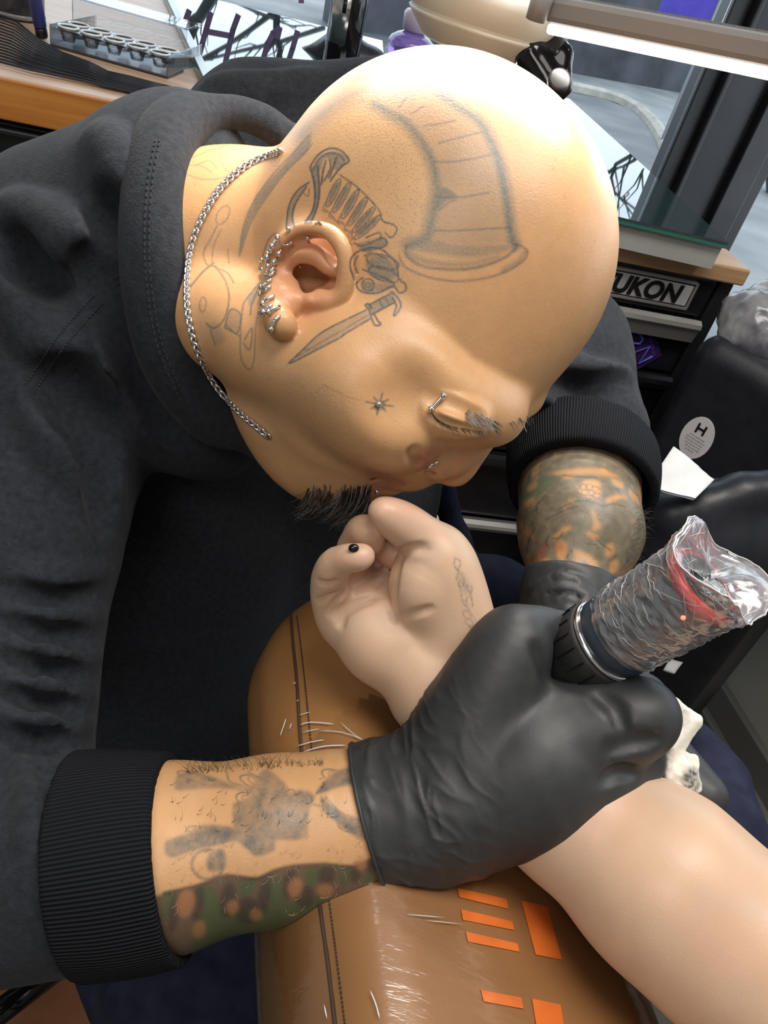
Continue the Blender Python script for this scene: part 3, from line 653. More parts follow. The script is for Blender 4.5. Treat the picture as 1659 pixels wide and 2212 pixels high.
# ------------------------------------------------------------------ work lamp above the head (its light is built here)
m_cream = mat('cream_plastic', (0.70, 0.70, 0.62), 0.45); m_greyp = mat('grey_lamp_plastic', (0.19, 0.19, 0.195), 0.5)
lc = P(1062, 16, 0.58); lax = unit(ZX + AX * 0.02)
t_l = empty('work_lamp', lc, 'cream round work lamp with a glowing grey LED bar above the bald head', 'lamp')
pr_ = 0.58 / FPX
MB().lathe(lc, lax, [(-82 * pr_, 60 * pr_), (-82 * pr_, 130 * pr_), (-74 * pr_, 140 * pr_), (-40 * pr_, 172 * pr_), (-34 * pr_, 176 * pr_), (-30 * pr_, 170 * pr_), (-26 * pr_, 176 * pr_), (14 * pr_, 186 * pr_), (30 * pr_, 186 * pr_), (34 * pr_, 176 * pr_), (80 * pr_, 170 * pr_), (110 * pr_, 150 * pr_)], 48).build('housing', m_cream, t_l, True)
MB().lathe(P(1165, 18, 0.515), lax, [(-22 * pr_, 16 * pr_), (-20 * pr_, 20 * pr_), (40 * pr_, 22 * pr_)], 20).build('knob', m_greyp, t_l, True)
b0, b1 = P(1205, 22, 0.53), P(1720, 120, 0.45); bx = unit(b1 - b0); by = unit(np.cross(ZX, bx)); bz = np.cross(bx, by); bl = np.linalg.norm(b1 - b0) / 2
MB().box((b0 + b1) / 2, bx * bl, by * 0.017, bz * 0.008, 0.004).build('light_bar', m_greyp, t_l)
for k in range(22):
    c_ = b0 + (b1 - b0) * ((k + 0.8) / 22.5); MB().box(c_ + bz * 0.0085, unit(bx * 0.8 + by * 0.5) * 0.007, bz * 0.0008, unit(by * .8 - bx * .5) * 0.0015).build('rib', m_cream if k < 0 else m_greyp, t_l)
m_led = bpy.data.materials.new('led_strip'); m_led.use_nodes = True; bsdf(m_led).inputs['Emission Color'].default_value = (1.0, 0.93, 0.86, 1); bsdf(m_led).inputs['Emission Strength'].default_value = 4
MB().box((b0 + b1) / 2 - by * 0.008 - bz * 0.0112, bx * bl * 0.97, by * 0.006, bz * 0.0032, 0.002).build('led_tube', m_led, t_l)
lt = (b0 + b1) / 2 - bz * 0.024
area_light('lamp_bar_light', lt, P(880, 1150, 0.44), bl * 1.8, 0.02, LAMP, (1.0, 0.95, 0.88))
area_light('lamp_disc_light', lc - lax * 86 * pr_, P(1000, 200, 0.42), 0.07, 0.07, DISC, (1.0, 0.96, 0.9))
# unseen second bar, added above the frame to light the head's highlight
c0, c1 = P(1062, -60, 0.57), np.array([-0.06, 0.34, 1.36]); cx = unit(c1 - c0); cy = unit(np.cross(ZX, cx)); cz = np.cross(cx, cy); hl_ = np.linalg.norm(c1 - c0) / 2
MB().box((c0 + c1) / 2, cx * hl_, cy * 0.02, cz * 0.008, 0.004).build('light_bar', m_greyp, t_l)
MB().box((c0 + c1) / 2 - cz * 0.0105, cx * hl_ * 0.95, cy * 0.012, cz * 0.0025, 0.001).build('led_tube', m_led, t_l)
area_light('lamp_unseen_bar_light', (c0 + c1) / 2 - cz * 0.016, (c0 + c1) / 2 - cz, hl_ * 1.5, 0.03, BAR2, (1.0, 0.93, 0.84)).data.spread = math.radians(115)
# glossy black joint of the lamp arm behind the head
jn = SDF(); jn.chain([(1150, 125, .56, 38), (1190, 190, .56, 36)], .006); jn.chain([(1195, 95, .56, 24), (1215, 120, .555, 20), (1222, 190, .555, 14)], .006); jn.chain([(1125, 130, .575, 28), (1100, 130, .59, 30)], .006)
sculpt('arm_joint', jn, 0.003, m_gloss, t_l)
MB().lathe(P(1206, 178, .533), -FW, [(0, 0.008), (0.004, 0.008), (0.005, 0.006)], 20).build('joint_bolt', m_black2, t_l, True)
MB().tube([P(1160, 165, .57), P(1140, 330, .62), D(-0.3, 0.3, 0.965)], 0.012, 12).build('arm', m_black, t_l, True)
# ------------------------------------------------------------------ ink and pigment: drawings laid on the skin as a mesh colour attribute
class Canvas:
    def __init__(s): s.a = np.zeros((IH, IW), np.float32)
    def _bb(s, pts, w_):
        p = np.asarray(pts); return max(0, int(p[:, 0].min() - w_ - 2)), min(IW, int(p[:, 0].max() + w_ + 3)), max(0, int(p[:, 1].min() - w_ - 2)), min(IH, int(p[:, 1].max() + w_ + 3))
    def line(s, pts, w_, al, soft=1.2, smooth=True):
        pts = [(p[0], p[1]) for p in (catmull([(x, y, 0) for x, y in pts], 5) if smooth and len(pts) > 2 else pts)]
        for (ax_, ay), (bx_, by_) in zip(pts[:-1], pts[1:]):
            x0, x1, y0, y1 = s._bb([(ax_, ay), (bx_, by_)], w_ + soft)
            if x1 <= x0 or y1 <= y0: continue
            yy, xx = np.mgrid[y0:y1, x0:x1]; dx, dy = bx_ - ax_, by_ - ay; l2 = max(dx * dx + dy * dy, 1e-6)
            t = np.clip(((xx - ax_) * dx + (yy - ay) * dy) / l2, 0, 1); d = np.hypot(xx - ax_ - t * dx, yy - ay - t * dy)
            s.a[y0:y1, x0:x1] = np.maximum(s.a[y0:y1, x0:x1], al * np.clip((w_ / 2 + soft - d) / (2 * soft), 0, 1))
        return s
    def poly(s, pts, al, soft=2.0, smooth=True):
        if smooth: pts = [(p[0], p[1]) for p in catmull([(x, y, 0) for x, y in list(pts) + [pts[0]]], 4)]
        x0, x1, y0, y1 = s._bb(pts, soft * 3); yy, xx = np.mgrid[y0:y1, x0:x1]; ins = np.zeros(xx.shape, bool)
        for (ax_, ay), (bx_, by_) in zip(pts, list(pts[1:]) + [pts[0]]):
            if ay == by_: continue
            c = ((ay > yy) != (by_ > yy)) & (xx < (bx_ - ax_) * (yy - ay) / (by_ - ay) + ax_); ins ^= c
        f = ins.astype(np.float32); r = int(max(1, soft))
        for _ in range(2):
            for axx in (0, 1): f = sum(np.roll(f, k, axx) for k in range(-r, r + 1)) / (2 * r + 1)
        s.a[y0:y1, x0:x1] = np.maximum(s.a[y0:y1, x0:x1], al * f); return s
    def ell(s, x, y, rx, ry, al, rot=0, w_=None, soft=1.5):
        pts = [(x + rx * math.cos(t) * math.cos(rot) - ry * math.sin(t) * math.sin(rot), y + rx * math.cos(t) * math.sin(rot) + ry * math.sin(t) * math.cos(rot)) for t in np.linspace(0, 2 * math.pi, 17)[:-1]]
        return s.poly(pts, al, soft, False) if w_ is None else s.line(pts + [pts[0]], w_, al, soft, True)
    def sample(s, V):
        x, y, d = project_px(V); x = np.clip(x, 0, IW - 2); y = np.clip(y, 0, IH - 2); i = x.astype(int); j = y.astype(int); fx, fy = x - i, y - j
        return s.a[j, i] * (1 - fx) * (1 - fy) + s.a[j, i + 1] * fx * (1 - fy) + s.a[j + 1, i] * (1 - fx) * fy + s.a[j + 1, i + 1] * fx * fy
def K(off, sc): return lambda pts: [(off[0] + x * sc, off[1] + y * sc) for x, y in pts]
ink = Canvas(); shade = Canvas()
k5 = K((650, 150), 0.3315); k3 = K((400, 300), 0.3617); k4 = K((550, 700), 0.422)
# ribbed horn that curls over the temple
outer = [(300, 60), (480, 30), (600, 40), (760, 90), (900, 160), (1050, 260), (1170, 350), (1230, 450), (1270, 540), (1300, 650), (1330, 800), (1350, 950), (1370, 1080), (1390, 1135)]
inner = [(60, 390), (180, 300), (330, 235), (480, 222), (560, 270), (680, 340), (760, 430), (830, 540), (870, 650), (885, 780), (870, 900), (850, 1000), (830, 1080), (790, 1120), (700, 1145)]
shade.poly(k5(outer + inner[::-1]), 0.27, 4)
shade.line(k5(inner[3:]), 26, 0.62, 12).line(k5(outer[4:]), 24, 0.72, 11).line(k5([(0, 430), (60, 360), (200, 240), (340, 160), (470, 110)]), 34, 0.42, 16)
shade.poly(k5([(870, 740), (960, 770), (1030, 830), (940, 870), (870, 960)]), 0.62, 4)
shade.poly(k5([(820, 1090), (1000, 1130), (1250, 1140), (1390, 1130), (1330, 1190), (1100, 1230), (850, 1200), (720, 1160)]), 0.42, 5)
for l_ in ([(870, 600), (1000, 600), (1200, 565), (1275, 540)], [(880, 830), (1050, 832), (1230, 800)], [(870, 1050), (1000, 1050), (1200, 1040), (1370, 1030)], [(800, 370), (900, 355), (1010, 330)], [(900, 480), (1050, 440), (1190, 405)], [(900, 920), (960, 870), (1010, 850)], [(720, 290), (800, 240)], [(640, 250), (690, 180)]): ink.line(k5(l_), 3, 0.5, 2.2)
for i_ in range(22):
    f_ = i_ / 22; a_ = np.array(inner[3 + int(f_ * 10)]); b_ = np.array(outer[3 + int(f_ * 10)]); m_ = a_ + (b_ - a_) * (0.25 + 0.1 * math.sin(i_ * 2.1)); n_ = a_ + (b_ - a_) * (0.7 + 0.1 * math.sin(i_ * 1.3)); shade.line(k5([m_, n_]), 5, 0.34, 4)
ink.line(k5([(690, 1150), (685, 1200), (760, 1270), (900, 1300), (1100, 1300), (1280, 1250), (1390, 1180), (1400, 1140)]), 5, 0.55, 3)
shade.line(k5([(700, 1200), (780, 1240), (950, 1270), (1120, 1265), (1280, 1220)]), 12, 0.42, 7)
ink.line(k5([(640, 1215), (660, 1265), (700, 1300), (820, 1350), (1000, 1380), (1200, 1360), (1350, 1310), (1460, 1235), (1472, 1180), (1430, 1148), (1390, 1140)]), 4, 0.5, 2.6)
shade.line(k5([(1320, 1310), (1420, 1250), (1460, 1190)]), 10, 0.4, 6); shade.line(k5([(690, 1210), (720, 1170), (800, 1130)]), 10, 0.4, 6)
# tapering curve down the neck
shade.poly(k3([(760, -60), (690, 20), (600, 140), (480, 270), (400, 390), (345, 540), (320, 705), (350, 620), (400, 480), (470, 370), (560, 250), (650, 150), (740, 60)]), 0.5, 2)
ink.line(k3([(735, -20), (640, 90), (560, 170), (470, 280), (390, 410), (345, 540), (322, 700)]), 3, 0.45, 1.6); ink.line(k3([(760, 30), (690, 110), (600, 200), (500, 330), (410, 470), (360, 590), (325, 700)]), 2.5, 0.4, 1.5)
# script down the temple
L_ = lambda pts, w_=3.0, a=0.78: ink.line(k3(pts), w_, a, 1.3)
L_([(745, 170), (790, 100), (860, 58), (930, 70), (978, 128), (940, 160), (900, 205), (868, 250)], 4); L_([(760, 190), (800, 120), (860, 85), (920, 95), (950, 130)], 3, .7); L_([(840, 130), (822, 200), (815, 270)], 4); L_([(862, 125), (870, 170), (850, 215), (830, 250)], 3.5); L_([(905, 110), (880, 180), (860, 230)], 4)
L_([(745, 170), (768, 250), (775, 350), (760, 430), (715, 500)], 4); L_([(790, 160), (802, 300), (790, 400), (752, 500)], 4); shade.poly(k3([(748, 175), (790, 165), (803, 300), (790, 400), (750, 500), (715, 500), (762, 420), (776, 340)]), .55, 1.5)
shade.poly(k3([(760, 180), (800, 110), (870, 75), (940, 90), (965, 130), (900, 190), (870, 130), (830, 120), (800, 200)]), .5, 1.5)
L_([(740, 260), (670, 310), (620, 400), (603, 530)], 3.5); L_([(725, 285), (662, 380), (640, 460), (652, 522)], 3.5); shade.poly(k3([(735, 268), (665, 325), (622, 410), (608, 520), (645, 515), (645, 450), (670, 360)]), .42, 1.5); L_([(700, 320), (735, 340), (740, 300)], 2)
for (x0, y0, x1, y1) in ((925, 240, 846, 405), (985, 262, 885, 440), (1035, 305, 935, 478), (1085, 350, 975, 520), (1130, 410, 1000, 560), (1165, 460, 1010, 600)):
    mx, my = (x0 + x1) / 2, (y0 + y1) / 2; rot = math.atan2(y1 - y0, x1 - x0); ln_ = math.hypot(x1 - x0, y1 - y0) / 2
    ink.ell(*k3([(mx, my)])[0], ln_ * .3617, 7.5, .72, rot, 2.6, 1.2); shade.ell(*k3([(mx, my)])[0], ln_ * .3, 4.5, .66, rot, None, 1.5); L_([(x0 - 18, y0 + 6), (x1 - 22, y1 + 8), (x1 - 2, y1 + 30)], 2.2, .6)
L_([(835, 420), (870, 450), (900, 490), (940, 500), (960, 540), (990, 560), (1000, 600)], 2.6, .65)
L_([(925, 215), (960, 240), (1000, 265), (1050, 310), (1100, 360), (1160, 430), (1180, 490), (1240, 510), (1265, 545), (1230, 590), (1195, 560)], 3)
L_([(1010, 620), (1060, 640), (1180, 590), (1195, 640), (1060, 670)], 3); L_([(1080, 590), (1160, 560), (1170, 600)], 3); shade.poly(k3([(1020, 625), (1180, 590), (1200, 645), (1060, 670)]), .5, 2)
L_([(1010, 840), (985, 760), (1000, 700), (1060, 660), (1140, 650), (1200, 680), (1262, 750), (1275, 830), (1315, 870), (1315, 905), (1280, 920), (1240, 880), (1150, 920), (1060, 915), (1020, 870), (1060, 830)], 3.6)
ink.ell(*k3([(1180, 735)])[0], 36, 15, .7, .25, 3.2); ink.ell(*k3([(1185, 810)])[0], 34, 14, .7, .35, 3.2); ink.ell(*k3([(1092, 872)])[0], 13, 13, .72, 0, 3); ink.ell(*k3([(1092, 872)])[0], 6, 6, .6, 0, 2); L_([(1030, 700), (1010, 750), (1030, 800)], 3); L_([(1070, 700), (1120, 680), (1210, 720)], 3); L_([(1060, 780), (1110, 800), (1230, 850), (1250, 880)], 3)
shade.poly(k3([(1080, 720), (1150, 690), (1240, 740), (1260, 820), (1180, 850), (1090, 790)]), .5, 3); shade.poly(k3([(1050, 850), (1140, 860), (1250, 880), (1150, 915), (1060, 905)]), .42, 2)
# dagger
shade.poly(k3([(622, 1335), (700, 1262), (810, 1160), (960, 1080), (1080, 1022), (1110, 1068), (960, 1160), (800, 1250)]), .30, 1.5, False)
L_([(622, 1335), (700, 1262), (810, 1160), (960, 1080), (1080, 1022)], 3.2); L_([(1112, 1070), (960, 1162), (920, 1190), (800, 1252), (640, 1335), (620, 1335)], 3.2); L_([(670, 1300), (820, 1210), (960, 1130), (1095, 1050)], 2, .55); L_([(700, 1262), (760, 1250), (800, 1252)], 2, .5)
shade.poly(k3([(1085, 995), (1230, 920), (1262, 970), (1115, 1060)]), .5, 1.5, False); L_([(1075, 992), (1100, 1030), (1120, 1090), (1140, 1115), (1168, 1105), (1150, 1085), (1125, 1040)], 4); L_([(1075, 992), (1095, 985), (1110, 1010)], 4); L_([(1100, 990), (1235, 918)], 3); L_([(1120, 1045), (1255, 975)], 3); L_([(1232, 915), (1270, 950), (1288, 1000), (1255, 1052), (1245, 1045), (1262, 1000), (1240, 950)], 4); L_([(1160, 965), (1180, 1010)], 2); L_([(1195, 945), (1215, 990)], 2)
# star on the cheekbone
for k in range(8):
    a_ = k * math.pi / 4 + .2; r_ = 62 if k % 2 == 0 else 46; ink.line(k4([(640 + 18 * math.cos(a_), 410 + 16 * math.sin(a_)), (640 + r_ * 1.15 * math.cos(a_), 410 + r_ * .9 * math.sin(a_))]), 3.4, .62, 1.4, False)
shade.ell(*k4([(640, 415)])[0], 14, 12, .4)
# neck line work
N_ = lambda pts, w_=2.4, a=0.55: ink.line(k3(pts), w_, a, 1.3)
N_([(170, 740), (100, 800), (30, 885)], 4); N_([(180, 760), (240, 850), (262, 960), (230, 1080), (170, 1130), (125, 1100)], 3.4); N_([(180, 770), (250, 800), (290, 860)], 3); ink.ell(*k3([(105, 990)])[0], 7, 16, .5, .1, 2.4); ink.ell(*k3([(225, 455)])[0], 12, 22, .5, .5, 2.4)
N_([(190, 520), (150, 600), (110, 680), (130, 750), (180, 760)], 2.6); N_([(215, 540), (170, 640), (160, 740)], 2); N_([(255, 660), (260, 740)], 2); N_([(235, 1130), (270, 1020), (330, 1050), (310, 1160), (240, 1110)], 3.4); shade.poly(k3([(240, 1110), (270, 1020), (330, 1050), (310, 1150)]), .3, 2)
N_([(335, 1080), (345, 1000), (370, 950), (450, 860), (400, 980), (390, 1050)], 3.4); shade.poly(k3([(370, 950), (450, 870), (400, 1000), (375, 980)]), .42, 2); N_([(335, 1080), (330, 1290), (375, 1375), (410, 1330), (425, 1090), (470, 940)], 2.6, .5); N_([(355, 1200), (400, 1130), (385, 1260), (350, 1220)], 3); N_([(440, 780), (470, 680), (500, 600), (540, 565), (558, 590), (520, 650), (490, 740), (460, 830)], 3)
N_([(240, 1130), (330, 1180)], 3); N_([(150, 1140), (180, 1230)], 2); shade.poly(k3([(125, 1110), (190, 1100), (240, 1200), (180, 1230)]), .25, 4)
for l_ in ([(0, 210), (100, 240), (230, 230), (330, 150)], [(20, 120), (120, 80), (240, 40)], [(200, 40), (210, 120), (250, 190), (330, 240)], [(60, 160), (140, 130), (190, 180)], [(260, 60), (330, 70), (390, 130)], [(150, 330), (220, 260), (260, 230)], [(0, 160), (90, 160), (160, 200)]): N_(l_, 2.4, .4)
# ------ right forearm sleeve
sl = Canvas(); sg = Canvas(); sdk = Canvas(); k8 = K((300, 1580), 0.422)
for pg, a_ in (([(200, 215), (300, 205), (450, 260), (560, 290), (640, 190), (720, 240), (775, 310), (720, 360), (500, 300), (350, 290), (190, 300)], .55), ([(480, 370), (560, 335), (640, 300), (740, 320), (830, 300), (900, 330), (870, 420), (855, 540), (760, 555), (700, 560), (690, 610), (600, 640), (590, 590), (500, 560), (480, 450)], .62),
    ([(900, 322), (960, 240), (1050, 190), (1130, 190), (1138, 262), (1020, 285), (950, 312)], .75), ([(930, 330), (980, 370), (1060, 430), (1150, 450), (1172, 545), (1100, 535), (1000, 455), (940, 400)], .75), ([(135, 560), (250, 520), (330, 480), (480, 490), (600, 540), (600, 640), (500, 560), (420, 580), (300, 605), (150, 645)], .75), ([(360, 620), (430, 600), (445, 690), (380, 720), (345, 690)], .72)):
    sl.poly(k8(pg), a_, 3)
sl.ell(*k8([(352, 680)])[0], 34, 32, .62, 0, 7, 3)
for l_ in ([(200, 230), (330, 250), (450, 275)], [(450, 210), (470, 260), (560, 290), (600, 340)], [(560, 210), (640, 250), (730, 300), (760, 350), (750, 420)], [(760, 330), (720, 400), (700, 500), (760, 550)], [(860, 330), (790, 400), (780, 480), (830, 540), (850, 480)], [(630, 310), (600, 400), (640, 470)], [(880, 370), (960, 390)], [(960, 340), (1040, 420), (1150, 450)], [(520, 370), (600, 360)], [(280, 500), (420, 490), (560, 560)]): sl.line(k8(l_), 4, .72, 2.4)
sg.poly(k8([(60, 850), (130, 830), (300, 790), (450, 740), (600, 750), (700, 712), (800, 690), (950, 682), (1100, 692), (1190, 655), (1300, 640), (1300, 900), (900, 1000), (400, 1150), (60, 1200)]), .95, 3, False)
gp = Canvas()
for q in ([(130, 830), (185, 820), (165, 930), (120, 960)], [(300, 800), (370, 790), (430, 890), (420, 940), (340, 960)], [(505, 770), (590, 755), (600, 800), (545, 850), (520, 840)], [(640, 770), (730, 745), (745, 820), (770, 880), (680, 900)], [(850, 705), (930, 700), (920, 760), (860, 800)], [(1005, 720), (1090, 700), (1090, 760), (1040, 790)], [(1140, 740), (1230, 700), (1240, 760), (1160, 770)], [(300, 940), (420, 900), (640, 900), (800, 870), (960, 850), (900, 1000), (400, 1150), (280, 1100)]): gp.poly(k8(q), .85, 4)
for l_ in ([(130, 830), (300, 790), (450, 740), (600, 755), (700, 712), (800, 690), (950, 682), (1100, 692), (1200, 650)],): sdk.line(k8(l_), 9, .85, 4)
for x, y, rx, ry in ((180, 930, 12, 44), (300, 880, 14, 40), (455, 860, 16, 40), (640, 850, 14, 40), (770, 780, 14, 34), (850, 850, 20, 26), (960, 740, 18, 26), (1110, 720, 12, 24), (1180, 690, 20, 14), (560, 920, 30, 30)): sdk.ell(*k8([(x, y)])[0], rx, ry, .75, .15, None, 4)
hol = Canvas()
for x, y, rx, ry in ((240, 880, 20, 32), (480, 900, 14, 16), (800, 800, 16, 22), (955, 815, 18, 16), (1140, 680, 12, 14), (310, 1015, 14, 20), (600, 940, 14, 14)): hol.ell(*k8([(x, y)])[0], rx, ry, .8, .2, None, 4)
for x, y, rx, ry in ((560, 350, 30, 16), (660, 440, 26, 34), (760, 380, 20, 40), (820, 440, 18, 40), (610, 560, 20, 30), (700, 330, 40, 12), (330, 520, 40, 12), (1010, 230, 36, 14), (1080, 490, 30, 12), (300, 240, 50, 10), (600, 260, 40, 14)):
    sl.ell(*k8([(x, y)])[0], rx * .9, ry * .9, .95, .3, 2.6, 1.6); sl.ell(*k8([(x, y)])[0], rx * .5, ry * .5, .8, .5, 2.2, 1.6)
# ------ left forearm sleeve: bare patches left between the ink
pa = Canvas(); pk = Canvas(); k6 = K((940, 950), 0.3074)
for pg in ([(1010, 320), (1060, 280), (1150, 290), (1160, 360), (1140, 410), (1060, 400), (1010, 360)], [(1195, 420), (1240, 395), (1320, 390), (1365, 415), (1300, 415), (1240, 440), (1205, 445)], [(1090, 490), (1115, 500), (1140, 570), (1165, 600), (1130, 640), (1100, 640), (1110, 570)], [(830, 690), (870, 640), (950, 600), (955, 630), (880, 670), (840, 705)], [(1050, 655), (1090, 640), (1150, 690), (1110, 700)], [(850, 720), (890, 700), (930, 760), (900, 850), (860, 830)], [(980, 770), (1030, 780), (1110, 830), (1160, 930), (1120, 940), (1060, 850), (990, 830)], [(1190, 760), (1240, 720), (1260, 790), (1210, 830)], [(790, 240), (900, 215), (1060, 200), (1200, 215), (1300, 270), (1180, 250), (1050, 240), (900, 250)], [(1240, 260), (1310, 300), (1320, 340), (1250, 310)], [(620, 440), (680, 400), (700, 440), (640, 480)], [(720, 860), (790, 830), (840, 890), (760, 950), (710, 990)], [(1230, 860), (1290, 840), (1280, 920), (1230, 940)], [(890, 250), (990, 235), (970, 265), (900, 275)], [(640, 340), (700, 300), (720, 320), (660, 370)]): pa.poly(k6(pg), 1, 3)
for x, y in ((1040, 330), (1085, 330), (1125, 345), (1050, 370), (1095, 372), (1075, 400), (1135, 395)): pk.ell(*k6([(x, y)])[0], 7, 6, .75, 0, 1.8, .8)
for l_ in ([(775, 390), (740, 430), (710, 470), (718, 520)], [(660, 520), (720, 480)], [(820, 690), (870, 690), (900, 650)], [(850, 500), (960, 440), (1060, 430), (1140, 450), (1200, 470)], [(780, 560), (900, 500), (1000, 470)], [(800, 670), (780, 720), (800, 760)], [(1130, 690), (1180, 740), (1240, 780)], [(960, 780), (930, 830), (1000, 880)], [(1180, 470), (1260, 450), (1330, 470)], [(900, 250), (1000, 260), (1140, 265)], [(700, 620), (660, 700), (640, 800)], [(1060, 730), (1130, 740), (1140, 760)]): pk.line(k6(l_), 3, .7, 1.5)
rd = Canvas(); rd.poly(k6([(760, 730), (790, 740), (770, 800), (730, 850), (705, 850), (730, 780)]), .9, 4).poly(k6([(840, 740), (880, 730), (900, 770), (860, 780)]), .6, 4)
gn = Canvas(); gn.poly(k6([(600, 400), (700, 290), (840, 240), (960, 240), (850, 290), (760, 350), (660, 440), (600, 500)]), .8, 6)
# ------ client's line work, palm creases, blush and painted leather bounce
ci = Canvas(); kc = K((600, 1050), 0.3617)
C_ = lambda pts, w_=2.6, a=0.72: ci.line(kc(pts), w_, a, 1.2)
C_([(1085, 1150), (1088, 1112), (1125, 1102), (1150, 1135), (1110, 1205), (1030, 1265), (965, 1335), (950, 1385), (985, 1400), (1030, 1370), (1060, 1330)], 3); C_([(1075, 1240), (1015, 1285), (1022, 1340), (1065, 1300)], 2.6); C_([(960, 1400), (970, 1440), (1000, 1430)], 2, .4)
C_([(1062, 430), (1056, 470), (1075, 500), (1090, 450), (1065, 430)], 3); C_([(1080, 505), (1070, 550), (1090, 620), (1105, 690), (1140, 735)], 3); C_([(1100, 520), (1120, 590), (1150, 640), (1165, 720)], 3); C_([(1085, 560), (1110, 590), (1085, 600)], 3); C_([(1130, 590), (1160, 600), (1150, 650), (1125, 680), (1135, 710)], 2.4)
for x, y in ((1128, 770), (1145, 815), (1170, 855), (1195, 890), (1225, 930), (1255, 965)): ci.ell(*kc([(x, y)])[0], 10, 6, .66, .9, 2.4)
C_([(1140, 740), (1180, 800), (1230, 880), (1290, 950)], 2.4, .6); ci.poly(kc([(1070, 510), (1110, 520), (1150, 620), (1110, 640)]), .3, 3)
cr = Canvas()
for l_, w_, a_ in (([(372, 850), (372, 800), (400, 755), (470, 705), (560, 680), (640, 672)], 3, .55), ([(312, 790), (325, 735), (370, 665), (405, 625)], 3, .5), ([(690, 745), (676, 690), (678, 600), (690, 520), (715, 440)], 4, .6), ([(240, 575), (300, 585), (350, 575)], 2.6, .6), ([(235, 690), (300, 660), (380, 625)], 2.6, .55), ([(700, 430), (760, 385), (850, 368), (930, 372)], 4, .55), ([(370, 420), (410, 470), (470, 478)], 3, .5), ([(560, 410), (610, 390), (640, 340)], 3, .5), ([(700, 800), (800, 770), (900, 740)], 2, .15), ([(590, 620), (640, 570), (640, 530)], 3, .4), ([(690, 330), (720, 360)], 3, .5)): cr.line(kc(l_), w_, a_, 2.0)
bl = Canvas(); bl.poly([(700, 1200), (760, 1130), (860, 1060), (980, 1150), (900, 1190), (850, 1260), (780, 1300), (720, 1300)], .55, 20).poly([(1150, 1830), (1300, 1720), (1380, 1760), (1250, 1880), (1180, 1930)], .5, 30).poly([(1480, 1900), (1660, 1900), (1660, 2150), (1500, 2100)], .35, 40).ell(968, 1430, 6, 4, .8, .3, None, 2).ell(957, 1434, 3, 3, .7, 0, None, 2)  # finger blush; leather bounce and shadow on the forearm edge put into colour
dot = Canvas(); dot.ell(1319, 1840, 2.5, 2, .9, 0, None, 1)
lips = Canvas(); lips.poly(k4([(572, 745), (610, 742), (690, 768), (760, 800), (775, 822), (735, 835), (680, 852), (620, 850), (585, 800)]), .75, 3); lips.poly(k4([(815, 680), (850, 640), (910, 622), (958, 640), (930, 700), (880, 740), (845, 720)]), .6, 5); lips.poly([(935, 1000), (1050, 960), (1040, 1020), (990, 1050), (940, 1040)], .35, 12)
scalp = Canvas(); scalp.poly([(680, 330), (740, 240), (830, 225), (890, 270), (930, 340), (945, 430), (935, 510), (880, 540), (820, 470), (770, 420), (740, 350)], 1, 22)
brd = Canvas(); brd.poly([(540, 740), (620, 760), (720, 800), (760, 880), (770, 960), (790, 1050), (700, 1090), (590, 1000), (530, 860)], 1, 30)

